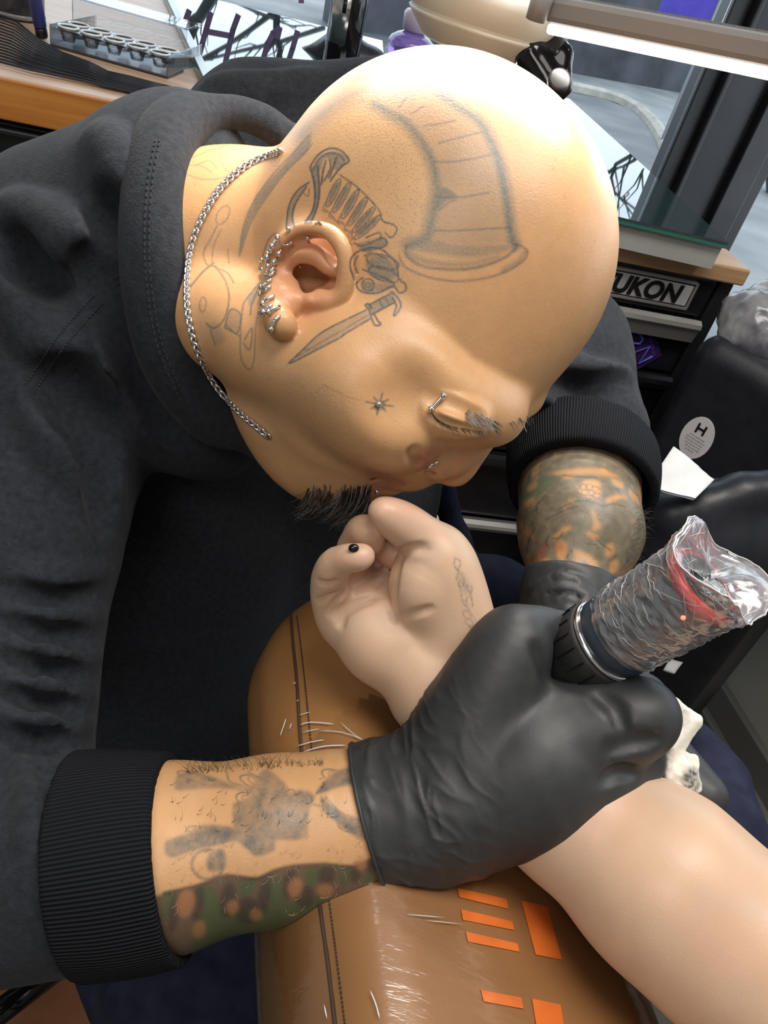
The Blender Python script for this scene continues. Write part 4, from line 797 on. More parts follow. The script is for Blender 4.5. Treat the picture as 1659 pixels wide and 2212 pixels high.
def mix(c, t, a): return c * (1 - a[:, None]) + np.asarray(t)[None] * a[:, None]
def artist_colors(V):
    x, y, d = project_px(V); n1 = fbm(V, 55, 1, 4); n2 = fbm(V, 260, 5, 3)
    c = np.tile(np.array([0.58, 0.325, 0.155]), (len(V), 1)); c = c * (0.9 + 0.2 * n1[:, None]) * (0.95 + 0.1 * n2[:, None])
    head = (y < 1120) & (x < 1345) & ~((x > 1090) & (y > 985)); armR = (y > 1560) & (x < 1000); armL = (x > 1050) & (y > 960) & (d > 0.46)
    front = (d < 0.47)
    e = head.astype(float)
    earm = e * np.clip(1 - np.hypot((x - 660) / 100, (y - 590) / 120), 0, 1) * np.clip((0.385 - d) * 60, 0, 1); c = mix(c, (0.62, 0.25, 0.14), np.clip(earm * 1.3, 0, .55))
    c = mix(c, (0.48, 0.15, 0.11), e * lips.sample(V) * 0.8)
    freck = (vnoise(V, 900, 8) > 0.93) * (vnoise(V, 150, 9) > 0.5); c = mix(c, (0.36, 0.16, 0.07), e * freck * 0.45)
    c = mix(c, (0.33, 0.24, 0.15), e * brd.sample(V) * (0.20 + 0.25 * (vnoise(V, 1500, 3) > .72)))
    c = mix(c, (0.62, 0.44, 0.24), e * scalp.sample(V) * 0.3)
    f = np.clip((0.478 - d) * 50, 0, 1) * e
    grain = 0.75 + 0.5 * vnoise(V, 1400, 21)
    c = mix(c, (0.115, 0.135, 0.125), np.clip(f * shade.sample(V) * 1.25 * grain, 0, .92)); c = mix(c, (0.060, 0.080, 0.090), np.clip(f * ink.sample(V) * 1.3 * grain, 0, .97))
    a = armR.astype(float) * (d < 0.47)
    c = mix(c, (0.115, 0.075, 0.05), a * sg.sample(V)); c = mix(c, (0.075, 0.095, 0.04), a * gp.sample(V)); c = mix(c, (0.045, 0.032, 0.028), a * sdk.sample(V) * 0.9); c = mix(c, (0.40, 0.17, 0.07), a * hol.sample(V) * .8)
    mott = 0.45 + 0.95 * fbm(V, 300, 31, 3)
    c = mix(c, (0.07, 0.085, 0.085), np.clip(a * sl.sample(V) * mott, 0, .92))
    al = armL.astype(float); m = fbm(V * np.array([1, 1, 1.6]), 90, 41, 4); st = fbm(V, 240, 44, 3)
    g = np.array([0.15, 0.125, 0.085])[None] * (0.55 + 0.9 * st[:, None]); keep = np.clip(pa.sample(V) * 1.0 + np.clip((m - 0.60) * 7, 0, 1) * .75, 0, 1) * (0.55 + .5 * st)
    lc_ = mix(g, (0.47, 0.235, 0.09), np.clip(keep, 0, 1)); lc_ = mix(lc_, (0.06, 0.11, 0.06), gn.sample(V) * np.clip(0.3 + st, 0, .8) * (1 - .6 * keep)); lc_ = mix(lc_, (0.38, 0.07, 0.035), rd.sample(V) * .7); lc_ = mix(lc_, (0.03, 0.028, 0.025), pk.sample(V))
    c = c * (1 - al[:, None]) + lc_ * al[:, None]
    return {'pigment': np.clip(c, 0.01, 1), 'stubble': (scalp.sample(V) * e).astype(np.float32)}
def client_colors(V):
    n1 = fbm(V, 60, 11, 4); c = np.tile(np.array([0.66, 0.44, 0.30]), (len(V), 1)) * (0.92 + 0.16 * n1[:, None])
    c = mix(c, (0.58, 0.30, 0.21), bl.sample(V) * 0.8); c = mix(c, (0.40, 0.17, 0.11), cr.sample(V) * .75); x, y, d = project_px(V); f = np.clip((0.445 - d) * 80, 0, 1)
    c = mix(c, (0.58, 0.45, 0.33), np.clip((fbm(V, 45, 13, 3) - .5) * 1.6, 0, .4))
    c = mix(c, (0.10, 0.12, 0.13), ci.sample(V) * np.clip((0.46 - d) * 80, 0, 1) * .9); c = mix(c, (0.03, 0.03, 0.03), dot.sample(V))
    return {'pigment': np.clip(c, 0.01, 1)}
def skin_mat(name, rough, sss, bump):
    m = mat(name, (0.6, 0.35, 0.2), rough); b = bsdf(m); at = nd(m, 'ShaderNodeAttribute'); at.attribute_name = 'pigment'
    tc = nd(m, 'ShaderNodeTexCoord'); n = nd(m, 'ShaderNodeTexNoise'); n.inputs['Scale'].default_value = 900; n.inputs['Detail'].default_value = 3; ln(m, tc, 'Object', n, 'Vector')
    vo = nd(m, 'ShaderNodeTexVoronoi'); vo.inputs['Scale'].default_value = 800; ln(m, tc, 'Object', vo, 'Vector')
    sb_ = nd(m, 'ShaderNodeAttribute'); sb_.attribute_name = 'stubble'
    cmp_ = nd(m, 'ShaderNodeMath'); cmp_.operation = 'LESS_THAN'; cmp_.inputs[1].default_value = 0.26; ln(m, vo, 'Distance', cmp_, 0)
    ml = nd(m, 'ShaderNodeMath'); ml.operation = 'MULTIPLY'; ln(m, cmp_, 0, ml, 0); ln(m, sb_, 'Fac', ml, 1)
    ml2 = nd(m, 'ShaderNodeMath'); ml2.operation = 'MULTIPLY'; ml2.inputs[1].default_value = 0.42; ln(m, ml, 0, ml2, 0)
    mx = nd(m, 'ShaderNodeMix'); mx.data_type = 'RGBA'; mx.inputs[7].default_value = (0.12, 0.09, 0.06, 1); m.node_tree.links.new(at.outputs['Color'], mx.inputs[6]); m.node_tree.links.new(ml2.outputs[0], mx.inputs[0]); m.node_tree.links.new(mx.outputs[2], b.inputs['Base Color'])
    bp = nd(m, 'ShaderNodeBump'); bp.inputs['Strength'].default_value = bump; bp.inputs['Distance'].default_value = 0.0006; ln(m, n, 'Fac', bp, 'Height'); ln(m, bp, 'Normal', b, 'Normal')
    b.inputs['Subsurface Weight'].default_value = sss; b.inputs['Subsurface Radius'].default_value = (1, .35, .2); b.inputs['Subsurface Scale'].default_value = 0.004
    return m
# ------------------------------------------------------------------ the armrest pad
CAMX = [(1, 0, 0), (0, 1, 0), (0, 0, 1)]
pad = SDF()
_tl = math.radians(13)
PE = unit([-0.342, 0.94, 0]); _pr = unit([0.94, 0.342, 0]); PP = _pr * math.cos(_tl) - np.array([0, 0, 1]) * math.sin(_tl); PN = np.cross(PP, PE)
PC = PE * 0.06 + _pr * 0.158 + np.array([0, 0, 0.772])
def _padfn(p):
    q = np.stack([(p - PC) @ PP, (p - PC) @ PE, (p - PC) @ PN], 1)
    w = 0.102; hw = np.abs(q[:, 0]) - w + 0.085; hl = np.abs(q[:, 1]) - 0.325 + 0.085
    d2 = np.hypot(np.maximum(hw, 0), np.maximum(hl, 0)) + np.minimum(np.maximum(hw, hl), 0) - 0.085
    r = 0.048; crown = 0.006 * (1 - (q[:, 0] / w) ** 2)
    a = d2 + r; b = np.abs(q[:, 2]) - 0.054 - crown + r
    return np.hypot(np.maximum(a, 0), np.maximum(b, 0)) + np.minimum(np.maximum(a, b), 0) - r
pad._add(_padfn, PC - 0.36, PC + 0.36, 0.002, 'u')
m_leather = mat('tan_leather', (0.30, 0.15, 0.055), 0.34); add_noise(m_leather, (0.27, 0.125, 0.042), (0.33, 0.165, 0.062), 12, 5, 0.12, 700, None, 0.3, 0.7, 0.0006)
t_pad = empty('armrest', PC - ZX * 0.06, 'tan leather armrest pad with a stitched seam and orange block marks under the bare forearm', 'armrest')
def pframe(p): q = p - PC; return q @ PP, q @ PE, q @ PN
o_pad = sculpt('cushion', pad, 0.004, m_leather, t_pad)
m_seam = mat('dark_seam', (0.07, 0.03, 0.012), 0.6); m_thread = mat('dark_thread', (0.05, 0.03, 0.02), 0.7); m_thread2 = mat('pale_thread', (0.5, 0.36, 0.22), 0.7)
def on(sd, pts, off=0.0, n=6, d0=0.25, d1=0.9):
    """a smooth line through pixels, laid on a surface"""
    P2 = catmull([(x, y, 0) for x, y in pts], n) if len(pts) > 2 else [(pts[0][0] + (pts[1][0] - pts[0][0]) * t, pts[0][1] + (pts[1][1] - pts[0][1]) * t, 0) for t in np.linspace(0, 1, n + 1)]
    out = []
    for q in P2:
        h = sd.hit(q[0], q[1], d0, d1)
        if h is not None: out.append(h - unit(ray(q[0], q[1])) * off)
    return out
seam_px = [(628, 1322), (633, 1390), (641, 1470), (650, 1600), (668, 1780), (690, 1950), (708, 2080), (725, 2225)]
stit_px = [(641, 1330), (650, 1400), (660, 1490), (671, 1600), (688, 1780), (711, 1950), (728, 2080), (746, 2225)]
ln_ = on(pad, seam_px, -0.0002, 10)
MB().tube(ln_, 0.0011, 6).build('seam', m_seam, t_pad, True)
st_ = MB(); sp = on(pad, stit_px, 0.0001, 16); acc = 0
for a, b in zip(sp[:-1], sp[1:]):
    L = np.linalg.norm(b - a); k = max(1, int(L / 0.0034))
    for i in range(k):
        p0 = a + (b - a) * (i + 0.15) / k; p1 = a + (b - a) * (i + 0.8) / k; st_.tube([p0, p1], 0.0005, 5)
st_.build('stitching', m_thread, t_pad)['kind'] = 'stuff'
m_orange = mat('orange_vinyl', (0.78, 0.19, 0.025), 0.35); add_noise(m_orange, (0.72, 0.165, 0.02), (0.82, 0.21, 0.03), 60, 2)
for q in ([(988, 1918), (1095, 1942), (1098, 1963), (992, 1938)], [(996, 1964), (1107, 1990), (1111, 2009), (1000, 1987)], [(1006, 2012), (1118, 2038), (1122, 2056), (1011, 2034)], [(1126, 1945), (1182, 1958), (1214, 2073), (1157, 2062)], [(1039, 2138), (1126, 2155), (1131, 2179), (1045, 2163)], [(1149, 2157), (1211, 2170), (1222, 2240), (1163, 2240)]):
    nx = 6; vs = []
    for off in (0.0007, -0.0006):
        for i in range(nx + 1):
            for j in range(nx + 1):
                u, v = i / nx, j / nx; x = (q[0][0] * (1 - u) + q[1][0] * u) * (1 - v) + (q[3][0] * (1 - u) + q[2][0] * u) * v; y = (q[0][1] * (1 - u) + q[1][1] * u) * (1 - v) + (q[3][1] * (1 - u) + q[2][1] * u) * v
                vs.append(pad.hit(x, y) - unit(ray(x, y)) * off)
    n = nx + 1; fs = []
    for l in (0, 1):
        for i in range(nx):
            for j in range(nx): k = l * n * n + i * n + j; fs.append((k, k + 1, k + n + 1, k + n) if l else (k, k + n, k + n + 1, k + 1))
    for i in range(nx):
        for a, b in ((i * n, (i + 1) * n), (i * n + nx, (i + 1) * n + nx), (i, i + 1), (nx * n + i, nx * n + i + 1)): fs.append((a, b, b + n * n, a + n * n))
    obj('orange_mark', vs, fs, m_orange, t_pad)
# metal bracket and post that carry the pad
MB().box(PC - PN * 0.06, PP * 0.04, PE * 0.12, PN * 0.005, 0.002).build('bracket', m_black2, t_pad)
MB().tube([PC - PN * 0.06, np.array([PC[0] + .03, PC[1], 0.04])], 0.022, 16).build('post', m_black2, t_pad, True)
MB().lathe([PC[0] + .03, PC[1], 0.0], ZX, [(0, 0.16), (0.012, 0.16), (0.03, 0.05), (0.05, 0.03)], 32).build('base_plate', m_black2, t_pad)
# cling film stretched round the pad
m_film = bpy.data.materials.new('cling_film'); m_film.use_nodes = True; gl_ = clear_mat(m_film, (0.98, 0.98, 0.98), 0.28, 0.14, 0.06)
_tc = m_film.node_tree.nodes.new('ShaderNodeTexCoord'); _mp = m_film.node_tree.nodes.new('ShaderNodeMapping'); _mp.inputs['Scale'].default_value = (14, 60, 40); _mp.inputs['Rotation'].default_value = (0, 0, 0.35)
_n = m_film.node_tree.nodes.new('ShaderNodeTexNoise'); _n.inputs['Scale'].default_value = 2.2; _n.inputs['Detail'].default_value = 4; _b = m_film.node_tree.nodes.new('ShaderNodeBump'); _b.inputs['Strength'].default_value = 0.35; _b.inputs['Distance'].default_value = 0.002
m_film.node_tree.links.new(_tc.outputs['Object'], _mp.inputs[0]); m_film.node_tree.links.new(_mp.outputs[0], _n.inputs['Vector']); m_film.node_tree.links.new(_n.outputs['Fac'], _b.inputs['Height']); m_film.node_tree.links.new(_b.outputs[0], gl_.inputs['Normal'])
fm = SDF(); fm.pr = list(pad.pr); fm.disp(lambda p, d: -0.0016)
fV, fQ = fm.net(0.005); fV = project(fm, fV, np.arange(len(fV)), 2); _, fe, fn_ = pframe(fV)
fk = (fe < 0.185 + 0.02 * np.sin(fV[:, 0] * 60)) & (fn_ > -0.045)
fQ = fQ[fk[fQ].all(1)]; us = np.unique(fQ); rm = np.full(len(fV), -1); rm[us] = np.arange(len(us))
mesh_np('plastic_film', fV[us], rm[fQ], [], m_film, t_pad)
cw = MB()
for a_, b_ in (([(640, 1612), (672, 1603), (700, 1598)], .0006), ([(648, 1566), (672, 1560), (722, 1564)], .0007), ([(652, 1582), (690, 1574)], .0005), ([(645, 1545), (670, 1538)], .0005), ([(652, 1625), (700, 1612), (748, 1610)], .0007), ([(690, 1578), (740, 1582), (790, 1600)], .0004), ([(735, 1560), (770, 1590), (800, 1606)], .0004), ([(605, 1590), (612, 1570), (618, 1552)], .0005), ([(625, 1575), (630, 1562)], .0005), ([(632, 1478), (640, 1474)], .0006), ([(640, 1515), (646, 1512)], .0005), ([(880, 1578), (890, 1584)], .0006), ([(880, 1975), (960, 1982)], .0004), ([(920, 1988), (1000, 1996)], .0003), ([(800, 2140), (812, 2170), (820, 2200)], .0006), ([(700, 2170), (706, 2200)], .0006)):
    t_ = on(fm, a_, 0.0004, 3); 
    if len(t_) > 1: cw.tube(t_, [b_ * .15] + [b_ * .55] * (len(t_) - 2) + [b_ * .15], 6)
m_gl = mat('film_crease', (0.85, 0.85, 0.85), 0.08); bsdf(m_gl).inputs['Transmission Weight'].default_value = 0.3
cw.build('film_creases', m_gl, t_pad, True)['kind'] = 'stuff'

# ------------------------------------------------------------------ the artist's body: head, neck, trunk and arms as one surface
body = SDF()
L3 = (-0.30, 0.04, -0.95)
def frame(F):
    L = unit(L3); F = np.array(F, float); F = unit(F - L * (F @ L)); U = np.cross(L, F); return [F, U, L]
FR = frame((0.38, 0.90, -0.1))
body.ell(926, 512, .430, FR, (.0965, .0945, .078), .01)
body.ell(992, 582, .426, FR, (.0760, .079, .069), .03)
body.ell(860, 780, .432, FR, (.066, .060, .060), .04)          # face mass
body.ell(760, 860, .425, FR, (.046, .052, .050), .035)         # cheek
body.spl([(640, 730, .432, 104), (640, 840, .436, 92), (690, 950, .44, 76), (750, 985, .436, 60)], .025)   # jaw
body.spl([(690, 1016, .448, 44), (752, 1022, .442, 40)], .012)         # chin
def ed0(x, y, off): h_ = body.hit(x, y); return (h_ - ORG) @ FW - off
# cheekbone, brow, eye and nose lie on the side of the face
def onface(pts): return [(x, y, ed0(x, y, o_), r) for x, y, o_, r in pts]
cz_ = onface([(720, 790, -.014, 56), (800, 850, -.011, 52), (862, 905, -.009, 44)])
bz_ = onface([(840, 740, -.012, 44), (900, 800, -.007, 34), (955, 848, -.004, 30), (1020, 882, -.004, 32), (1080, 900, -.006, 30)])
body.spl(cz_, .03); body.spl(bz_, .018)
body.spl([(1100, 880, .420, 24), (1140, 866, .434, 26)], .012)     # between the brows
body.ell(890, 868, ed0(890, 868, .007), CAMX, (.012, .010, .011), .02, 's')
body.spl([(1068, 922, .420, 10), (1040, 955, .421, 15), (1008, 990, .422, 22), (980, 1018, .424, 29)], .006)  # nose bridge to tip
body.spl([(1032, 940, .412, 18), (995, 968, .409, 26), (965, 994, .411, 28)], .008)
body.spl([(908, 985, .402, 14), (926, 978, .400, 18), (944, 990, .403, 22), (948, 1010, .410, 20)], .005)    # wing of the nose
body.spl([(840, 980, .43, 44), (892, 994, .428, 34)], .02)         # upper lip mound
body.spl([(915, 1020, .428, 14), (898, 1030, .426, 16)], .008)
body.spl([(796, 1010, .422, 9), (836, 1026, .416, 14), (868, 1034, .420, 13), (884, 1038, .428, 10)], .005)
body.spl([(796, 1026, .426, 10), (826, 1044, .422, 15), (850, 1050, .428, 12)], .004)
body.spl([(786, 1013, .410, 5), (815, 1032, .403, 4), (850, 1046, .406, 4), (870, 1052, .410, 5)], .003, 's')
body.spl(onface([(938, 884, -.006, 30), (975, 896, -.005, 34), (1020, 908, -.005, 30)]), .007)                # closed eye
body.spl(onface([(928, 890, .0008, 3), (945, 907, .001, 4), (975, 921, .001, 4.5), (1010, 928, .001, 4.5), (1040, 932, .001, 4)]), .004, 's')   # lash line
body.spl(onface([(930, 862, .0012, 3), (965, 868, .0012, 4), (1005, 884, .0012, 4), (1045, 904, .0012, 4)]), .006, 's')               # lid fold
body.spl(onface([(893, 978, .001, 4), (897, 994, .001, 5), (910, 1008, .001, 5)]), .005, 's')
body.spl([(908, 1014, .402, 6), (932, 1018, .403, 7)], .003, 's')   # nostril
# neck
body.chain([(690, 555, .45, 200), (520, 598, .483, 246), (410, 612, .525, 205), (300, 640, .60, 150)], .02)
body.spl([(x, y, ed0(x, y, -.009), 34) for x, y in ((600, 770), (520, 710), (430, 680))], .03)   # neck muscle
# the right ear
EAR0 = SDF(); EAR0.pr = list(body.pr)
def ed(x, y, off): h_ = EAR0.hit(x, y); return (h_ - ORG) @ FW - off
def ear(pts, k, op='u'): body.spl([(x, y, ed(x, y, o_), r) for x, y, o_, r in pts], k, op)
ear([(650, 560, -.004, 60), (640, 640, -.006, 48)], .012)
ear([(700, 655, .002, 10), (738, 632, .003, 11), (746, 585, .007, 12), (738, 535, .010, 12), (712, 505, .012, 12), (672, 497, .014, 12), (636, 508, .016, 12), (606, 534, .018, 11), (586, 575, .018, 9), (580, 620, .016, 9), (585, 662, .013, 10)], .004)
ear([(588, 660, .011, 14), (598, 690, .010, 17), (612, 702, .008, 18)], .006)     # lobe
ear([(607, 600, .013, 12), (618, 565, .014, 13), (650, 548, .012, 12), (690, 556, .008, 11), (718, 585, .005, 10)], .005)   # antihelix
ear([(603, 610, .011, 15), (608, 645, .010, 15), (625, 655, .009, 15)], .008)
ear([(632, 625, .011, 12), (640, 648, .009, 11)], .005)      # antitragus
ear([(672, 648, .008, 13), (690, 640, .005, 14)], .006)      # tragus
ear([(694, 594, .001, 13), (672, 588, .000, 25), (652, 604, .002, 16)], .004, 's'); ear([(664, 612, .002, 13), (660, 640, .004, 7)], .004, 's')    # concha
ear([(690, 602, .006, 8), (710, 606, .006, 5)], .003, 's')
ear([(604, 566, .020, 5), (640, 526, .018, 6), (690, 524, .014, 7), (722, 560, .010, 7)], .004, 's')   # scapha
# trunk and arms below the sweatshirt keep it one body
body.chain([(300, 640, .60, 150), (150, 740, .54, 170), (60, 1150, .47, 140), (0, 1600, .43, 120), (-20, 1850, .405, 150)], .02)
body.chain([(-20, 1860, .40, 165), (350, 1850, .390, 188), (600, 1808, .390, 164), (740, 1778, .392, 146), (800, 1764, .392, 124), (860, 1752, .392, 108), (950, 1730, .392, 100), (1150, 1660, .392, 95)], .01)
body.chain([(300, 640, .60, 150), (820, 480, .66, 120), (1150, 800, .64, 110), (1245, 1000, .585, 128)], .02)
body.chain([(1250, 1050, .57, 130), (1252, 1150, .53, 128), (1228, 1290, .50, 80), (1230, 1380, .48, 76)], .01)
m_skin = skin_mat('tattooed_skin', 0.40, 0.12, 0.25)
def lv_head(V):
    x, y, d = project_px(V); return ((d < .48) & (y < 1130) & (x > 370)) | ((d < .46) & (y > 1590) & (x > 330) & (x < 850)) | ((d > .46) & (d < .6) & (y > 980) & (x > 1090))
def lv_fine(V):
    x, y, d = project_px(V); return ((d < .44) & (y < 1080) & (x > 410) & (x < 1160) & (y > 130)) | ((d < .41) & (y > 1600) & (x > 340) & (x < 830))
t0_body = sculpt('person', body, 0.0026, m_skin, None, (lv_head, lv_fine), artist_colors)
tag(t0_body, 'bald tattooed person in a black sweatshirt bending over the armrest, tattooing with a wrapped machine', 'person')

# ------------------------------------------------------------------ sweatshirt
sw = SDF()
sw.chain([(420, 700, .62, 290), (330, 1200, .70, 310), (250, 1700, .78, 330)], .03)
sw.chain([(560, 860, .68, 200), (715, 1020, .735, 225), (700, 1260, .79, 215)], .03)
sw.chain([(330, 560, .53, 285), (200, 612, .53, 288)], .03)
sw.chain([(150, 720, .51, 270), (60, 1150, .465, 185), (30, 1600, .43, 165)], .02)
sw.chain([(-70, 1870, .41, 250), (190, 1860, .395, 214)], .015)
sw.chain([(480, 360, .60, 130), (560, 330, .63, 160), (820, 340, .64, 190)], .03)
sw.chain([(850, 500, .66, 220), (1180, 780, .63, 170), (1250, 940, .585, 146)], .02)
sw.spl([(400, 330, .49, 95), (310, 430, .475, 105), (300, 560, .47, 110), (315, 700, .475, 110), (370, 830, .49, 100), (470, 930, .51, 80)], .03)
sw.chain([(760, 555, .45, 212), (612, 590, .475, 226)], .006, 's')
SW0 = SDF(); SW0.pr = list(sw.pr)
FS = 1.5
def fold(pts, off, r, k, op):
    q = []
    for x, y in pts:
        h = SW0.hit(x, y)
        if h is not None:
            dd = (h - ORG) @ FW
            if q and abs(dd - off - q[-1][2]) > 0.035: break
            q.append((x, y, dd - off, r * FS))
    if len(q) > 1:
        q[0] = q[0][:2] + (q[0][2] + (0.006 if op == 'u' else -0.006), r * .6); q[-1] = q[-1][:2] + (q[-1][2] + (0.006 if op == 'u' else -0.006), r * .6)
        sw.spl(q, k, op, 3)
for l_, r_ in (([(40, 455), (68, 475), (142, 506), (190, 545), (240, 580)], 24), ([(225, 300), (254, 345), (281, 455), (300, 545)], 20), ([(262, 640), (300, 700), (345, 830), (385, 900)], 26), ([(215, 690), (285, 800), (350, 920)], 22), ([(20, 560), (60, 660), (120, 760), (190, 840)], 24), ([(130, 900), (190, 980), (225, 1090)], 20), ([(60, 850), (130, 960), (180, 1080)], 20), ([(0, 1455), (90, 1475), (180, 1500)], 22), ([(0, 1380), (100, 1405), (200, 1420)], 20), ([(0, 1530), (90, 1548), (170, 1570)], 22), ([(0, 1310), (110, 1330), (205, 1330)], 18), ([(0, 1230), (120, 1250), (215, 1230)], 16),
               ([(1120, 870), (1230, 880), (1340, 840)], 18), ([(1180, 790), (1270, 810), (1350, 790)], 18), ([(60, 1640), (80, 1760), (60, 1900)], 16), ([(460, 190), (560, 200), (680, 180)], 16)):
    fold(l_, -0.0025, r_, .016 if l_[0][1] < 1200 else .010, 'u')
for l_, r_ in (([(225, 430), (251, 489), (280, 545)], 12), ([(34, 523), (70, 580), (110, 620)], 14), ([(185, 565), (237, 624), (288, 760), (339, 870), (380, 950)], 15), ([(146, 800), (175, 850), (215, 910), (240, 1000)], 13), ([(90, 800), (150, 900), (205, 1010), (240, 1130)], 11), ([(0, 1500), (100, 1520), (178, 1545)], 10), ([(0, 1422), (110, 1446), (195, 1470)], 10), ([(0, 1345), (120, 1372), (205, 1385)], 9), ([(0, 1592), (90, 1598), (165, 1618)], 10), ([(0, 1275), (120, 1290), (215, 1285)], 8), ([(1150, 900), (1240, 905), (1350, 880)], 9), ([(1200, 830), (1290, 850), (1350, 820)], 9), ([(1290, 760), (1350, 770)], 8), ([(400, 1010), (500, 1100), (620, 1150)], 14), ([(100, 1640), (120, 1760), (110, 1900)], 8)):
    fold(l_, 0.0, r_, .017 if l_[0][1] < 1200 else .009, 's')
sw.disp(lambda p, d: 0.0022 * (fbm(p, 26, 77, 2) - 0.5))
m_cloth = mat('black_fleece', (0.02, 0.022, 0.028), 0.92); add_noise(m_cloth, (0.015, 0.0175, 0.022), (0.027, 0.030, 0.038), 260, 5, 0.5, 700, None, 0.3, 0.7, 0.0012)
bsdf(m_cloth).inputs['Sheen Weight'].default_value = 0.05; bsdf(m_cloth).inputs['Specular IOR Level'].default_value = 0.12; bsdf(m_cloth).inputs['Sheen Roughness'].default_value = 0.5
o_sw = sculpt('sweatshirt', sw, 0.0042, m_cloth, t0_body, (lambda V: project_px(V)[2] < 0.56,))
# ribbed bands: the phase of the ribs runs around each band as a mesh attribute
m_rib = mat('ribbed_black_knit', (0.026, 0.027, 0.032), 0.9); bsdf(m_rib).inputs['Specular IOR Level'].default_value = 0.12
_at = nd(m_rib, 'ShaderNodeAttribute'); _at.attribute_name = 'rib'; _si = nd(m_rib, 'ShaderNodeMath'); _si.operation = 'SINE'; ln(m_rib, _at, 'Fac', _si, 0)
_bp = nd(m_rib, 'ShaderNodeBump'); _bp.inputs['Strength'].default_value = 0.8; _bp.inputs['Distance'].default_value = 0.0008; ln(m_rib, _si, 0, _bp, 'Height'); ln(m_rib, _bp, 'Normal', bsdf(m_rib), 'Normal')
_mr = nd(m_rib, 'ShaderNodeMapRange'); _mr.inputs['From Min'].default_value = -1; ln(m_rib, _si, 0, _mr, 'Value'); _cr = nd(m_rib, 'ShaderNodeMix'); _cr.data_type = 'RGBA'; _cr.inputs[6].default_value = (0.007, 0.008, 0.011, 1); _cr.inputs[7].default_value = (0.017, 0.019, 0.024, 1); m_rib.node_tree.links.new(_mr.outputs[0], _cr.inputs[0]); m_rib.node_tree.links.new(_cr.outputs[2], bsdf(m_rib).inputs['Base Color'])
def ribs(c, ax_, pitch):
    ax_ = unit(ax_); u_ = unit(np.cross(ax_, FW)); v_ = np.cross(ax_, u_)
    def f(V):
        q = V - c; a = np.arctan2(q @ u_, q @ v_); r = np.median(np.hypot(q @ u_, q @ v_)); return {'rib': (a * r / pitch * 2 * math.pi).astype(np.float32)}
    return f
def cutter(s, c, n, off):                                         # keep what lies behind the plane
    n = unit(n); a1 = unit(np.cross(n, FW + .1)); a2 = np.cross(n, a1); s.box(np.asarray(c) + n * (0.14 + off), [n, a1, a2], [0.14, 0.14, 0.14], 0, 0.002)
cuR = SDF(); cuR.chain([(60, 1864, .40, 230), (190, 1860, .395, 221), (300, 1855, .389, 213), (440, 1846, .385, 205)], .01)
axR = unit(P(600, 1808, .39) - P(350, 1850, .39)); axc = unit(axR + 0.06 * FW)
cutter(cuR, P(382, 1850, .385), axc, 0); cutter(cuR, P(178, 1860, .395), -axc, 0)
cuR.chain([(360, 1851, .389, 190), (640, 1815, .385, 180)], .003, 's')
sculpt('cuff', cuR, 0.0024, m_rib, o_sw, (), ribs(P(300, 1855, .39), axR, 0.0019))
ax2 = unit(P(1232, 1290, .50) - P(1255, 1060, .565))
cuL = SDF(); cuL.chain([(1245, 900, .60, 156), (1258, 1020, .573, 155), (1262, 1120, .55, 150)], .01)
axl = unit(ax2 + 0.10 * FW)
cutter(cuL, P(1258, 1066, .56), ax2, 0); cutter(cuL, P(1252, 985, .583), -ax2, 0)
cuL.chain([(1258, 1040, .569, 137), (1264, 1140, .546, 134)], .003, 's')
sculpt('cuff', cuL, 0.0026, m_rib, o_sw, (), ribs(P(1256, 1020, .57), ax2, 0.0019))
col_path = [(700, 300, .50, 22), (625, 300, .487, 25), (570, 262, .482, 27), (500, 242, .47, 28), (432, 252, .455, 29), (382, 296, .435, 30), (358, 380, .418, 31), (350, 500, .408, 31), (358, 620, .408, 31), (382, 740, .418, 31), (432, 838, .434, 30), (505, 918, .45, 29), (590, 980, .468, 27), (660, 1010, .485, 24)]
co = SDF(); co.spl([(x, y, d, r * .82) for x, y, d, r in col_path], .008); co.spl([(x - 26, y + 3, d + .007, r * .8) for x, y, d, r in col_path[4:12]], .02)
sculpt('collar', co, 0.003, m_cloth, o_sw)
# seam stitching
m_st = mat('charcoal_thread', (0.04, 0.042, 0.047), 0.9); bsdf(m_st).inputs['Specular IOR Level'].default_value = 0.1
SWC = SDF(); SWC.pr = list(sw.pr) + list(co.pr)
ss = MB()
def stitch(px, sd, step=0.0030, r=0.00042, off=0.0002, n=8):
    W_ = on(sd, px, off, n)
    for a, b in zip(W_[:-1], W_[1:]):
        L = np.linalg.norm(b - a)
        if L > 0.05: continue
        k = max(1, int(L / step))
        for i in range(k): ss.tube([a + (b - a) * (i + .2) / k, a + (b - a) * (i + .8) / k], r, 4)
for dx, dy in ((-8, -8), (10, 10)): stitch([(212 + dx, 645 + dy), (170 + dx, 690 + dy), (130 + dx, 738 + dy), (95 + dx, 790 + dy), (62 + dx, 840 + dy)], sw)
for dy in (-8, 9): stitch([(315, 572 + dy), (280, 588 + dy), (245, 612 + dy)], sw)
stitch([(345, 300), (328, 400), (322, 520), (330, 640), (352, 750), (400, 860)], SWC); stitch([(336, 300), (318, 400), (312, 520), (320, 640), (342, 755), (390, 865)], SWC)
ss.build('stitching', m_st, o_sw)['kind'] = 'stuff'

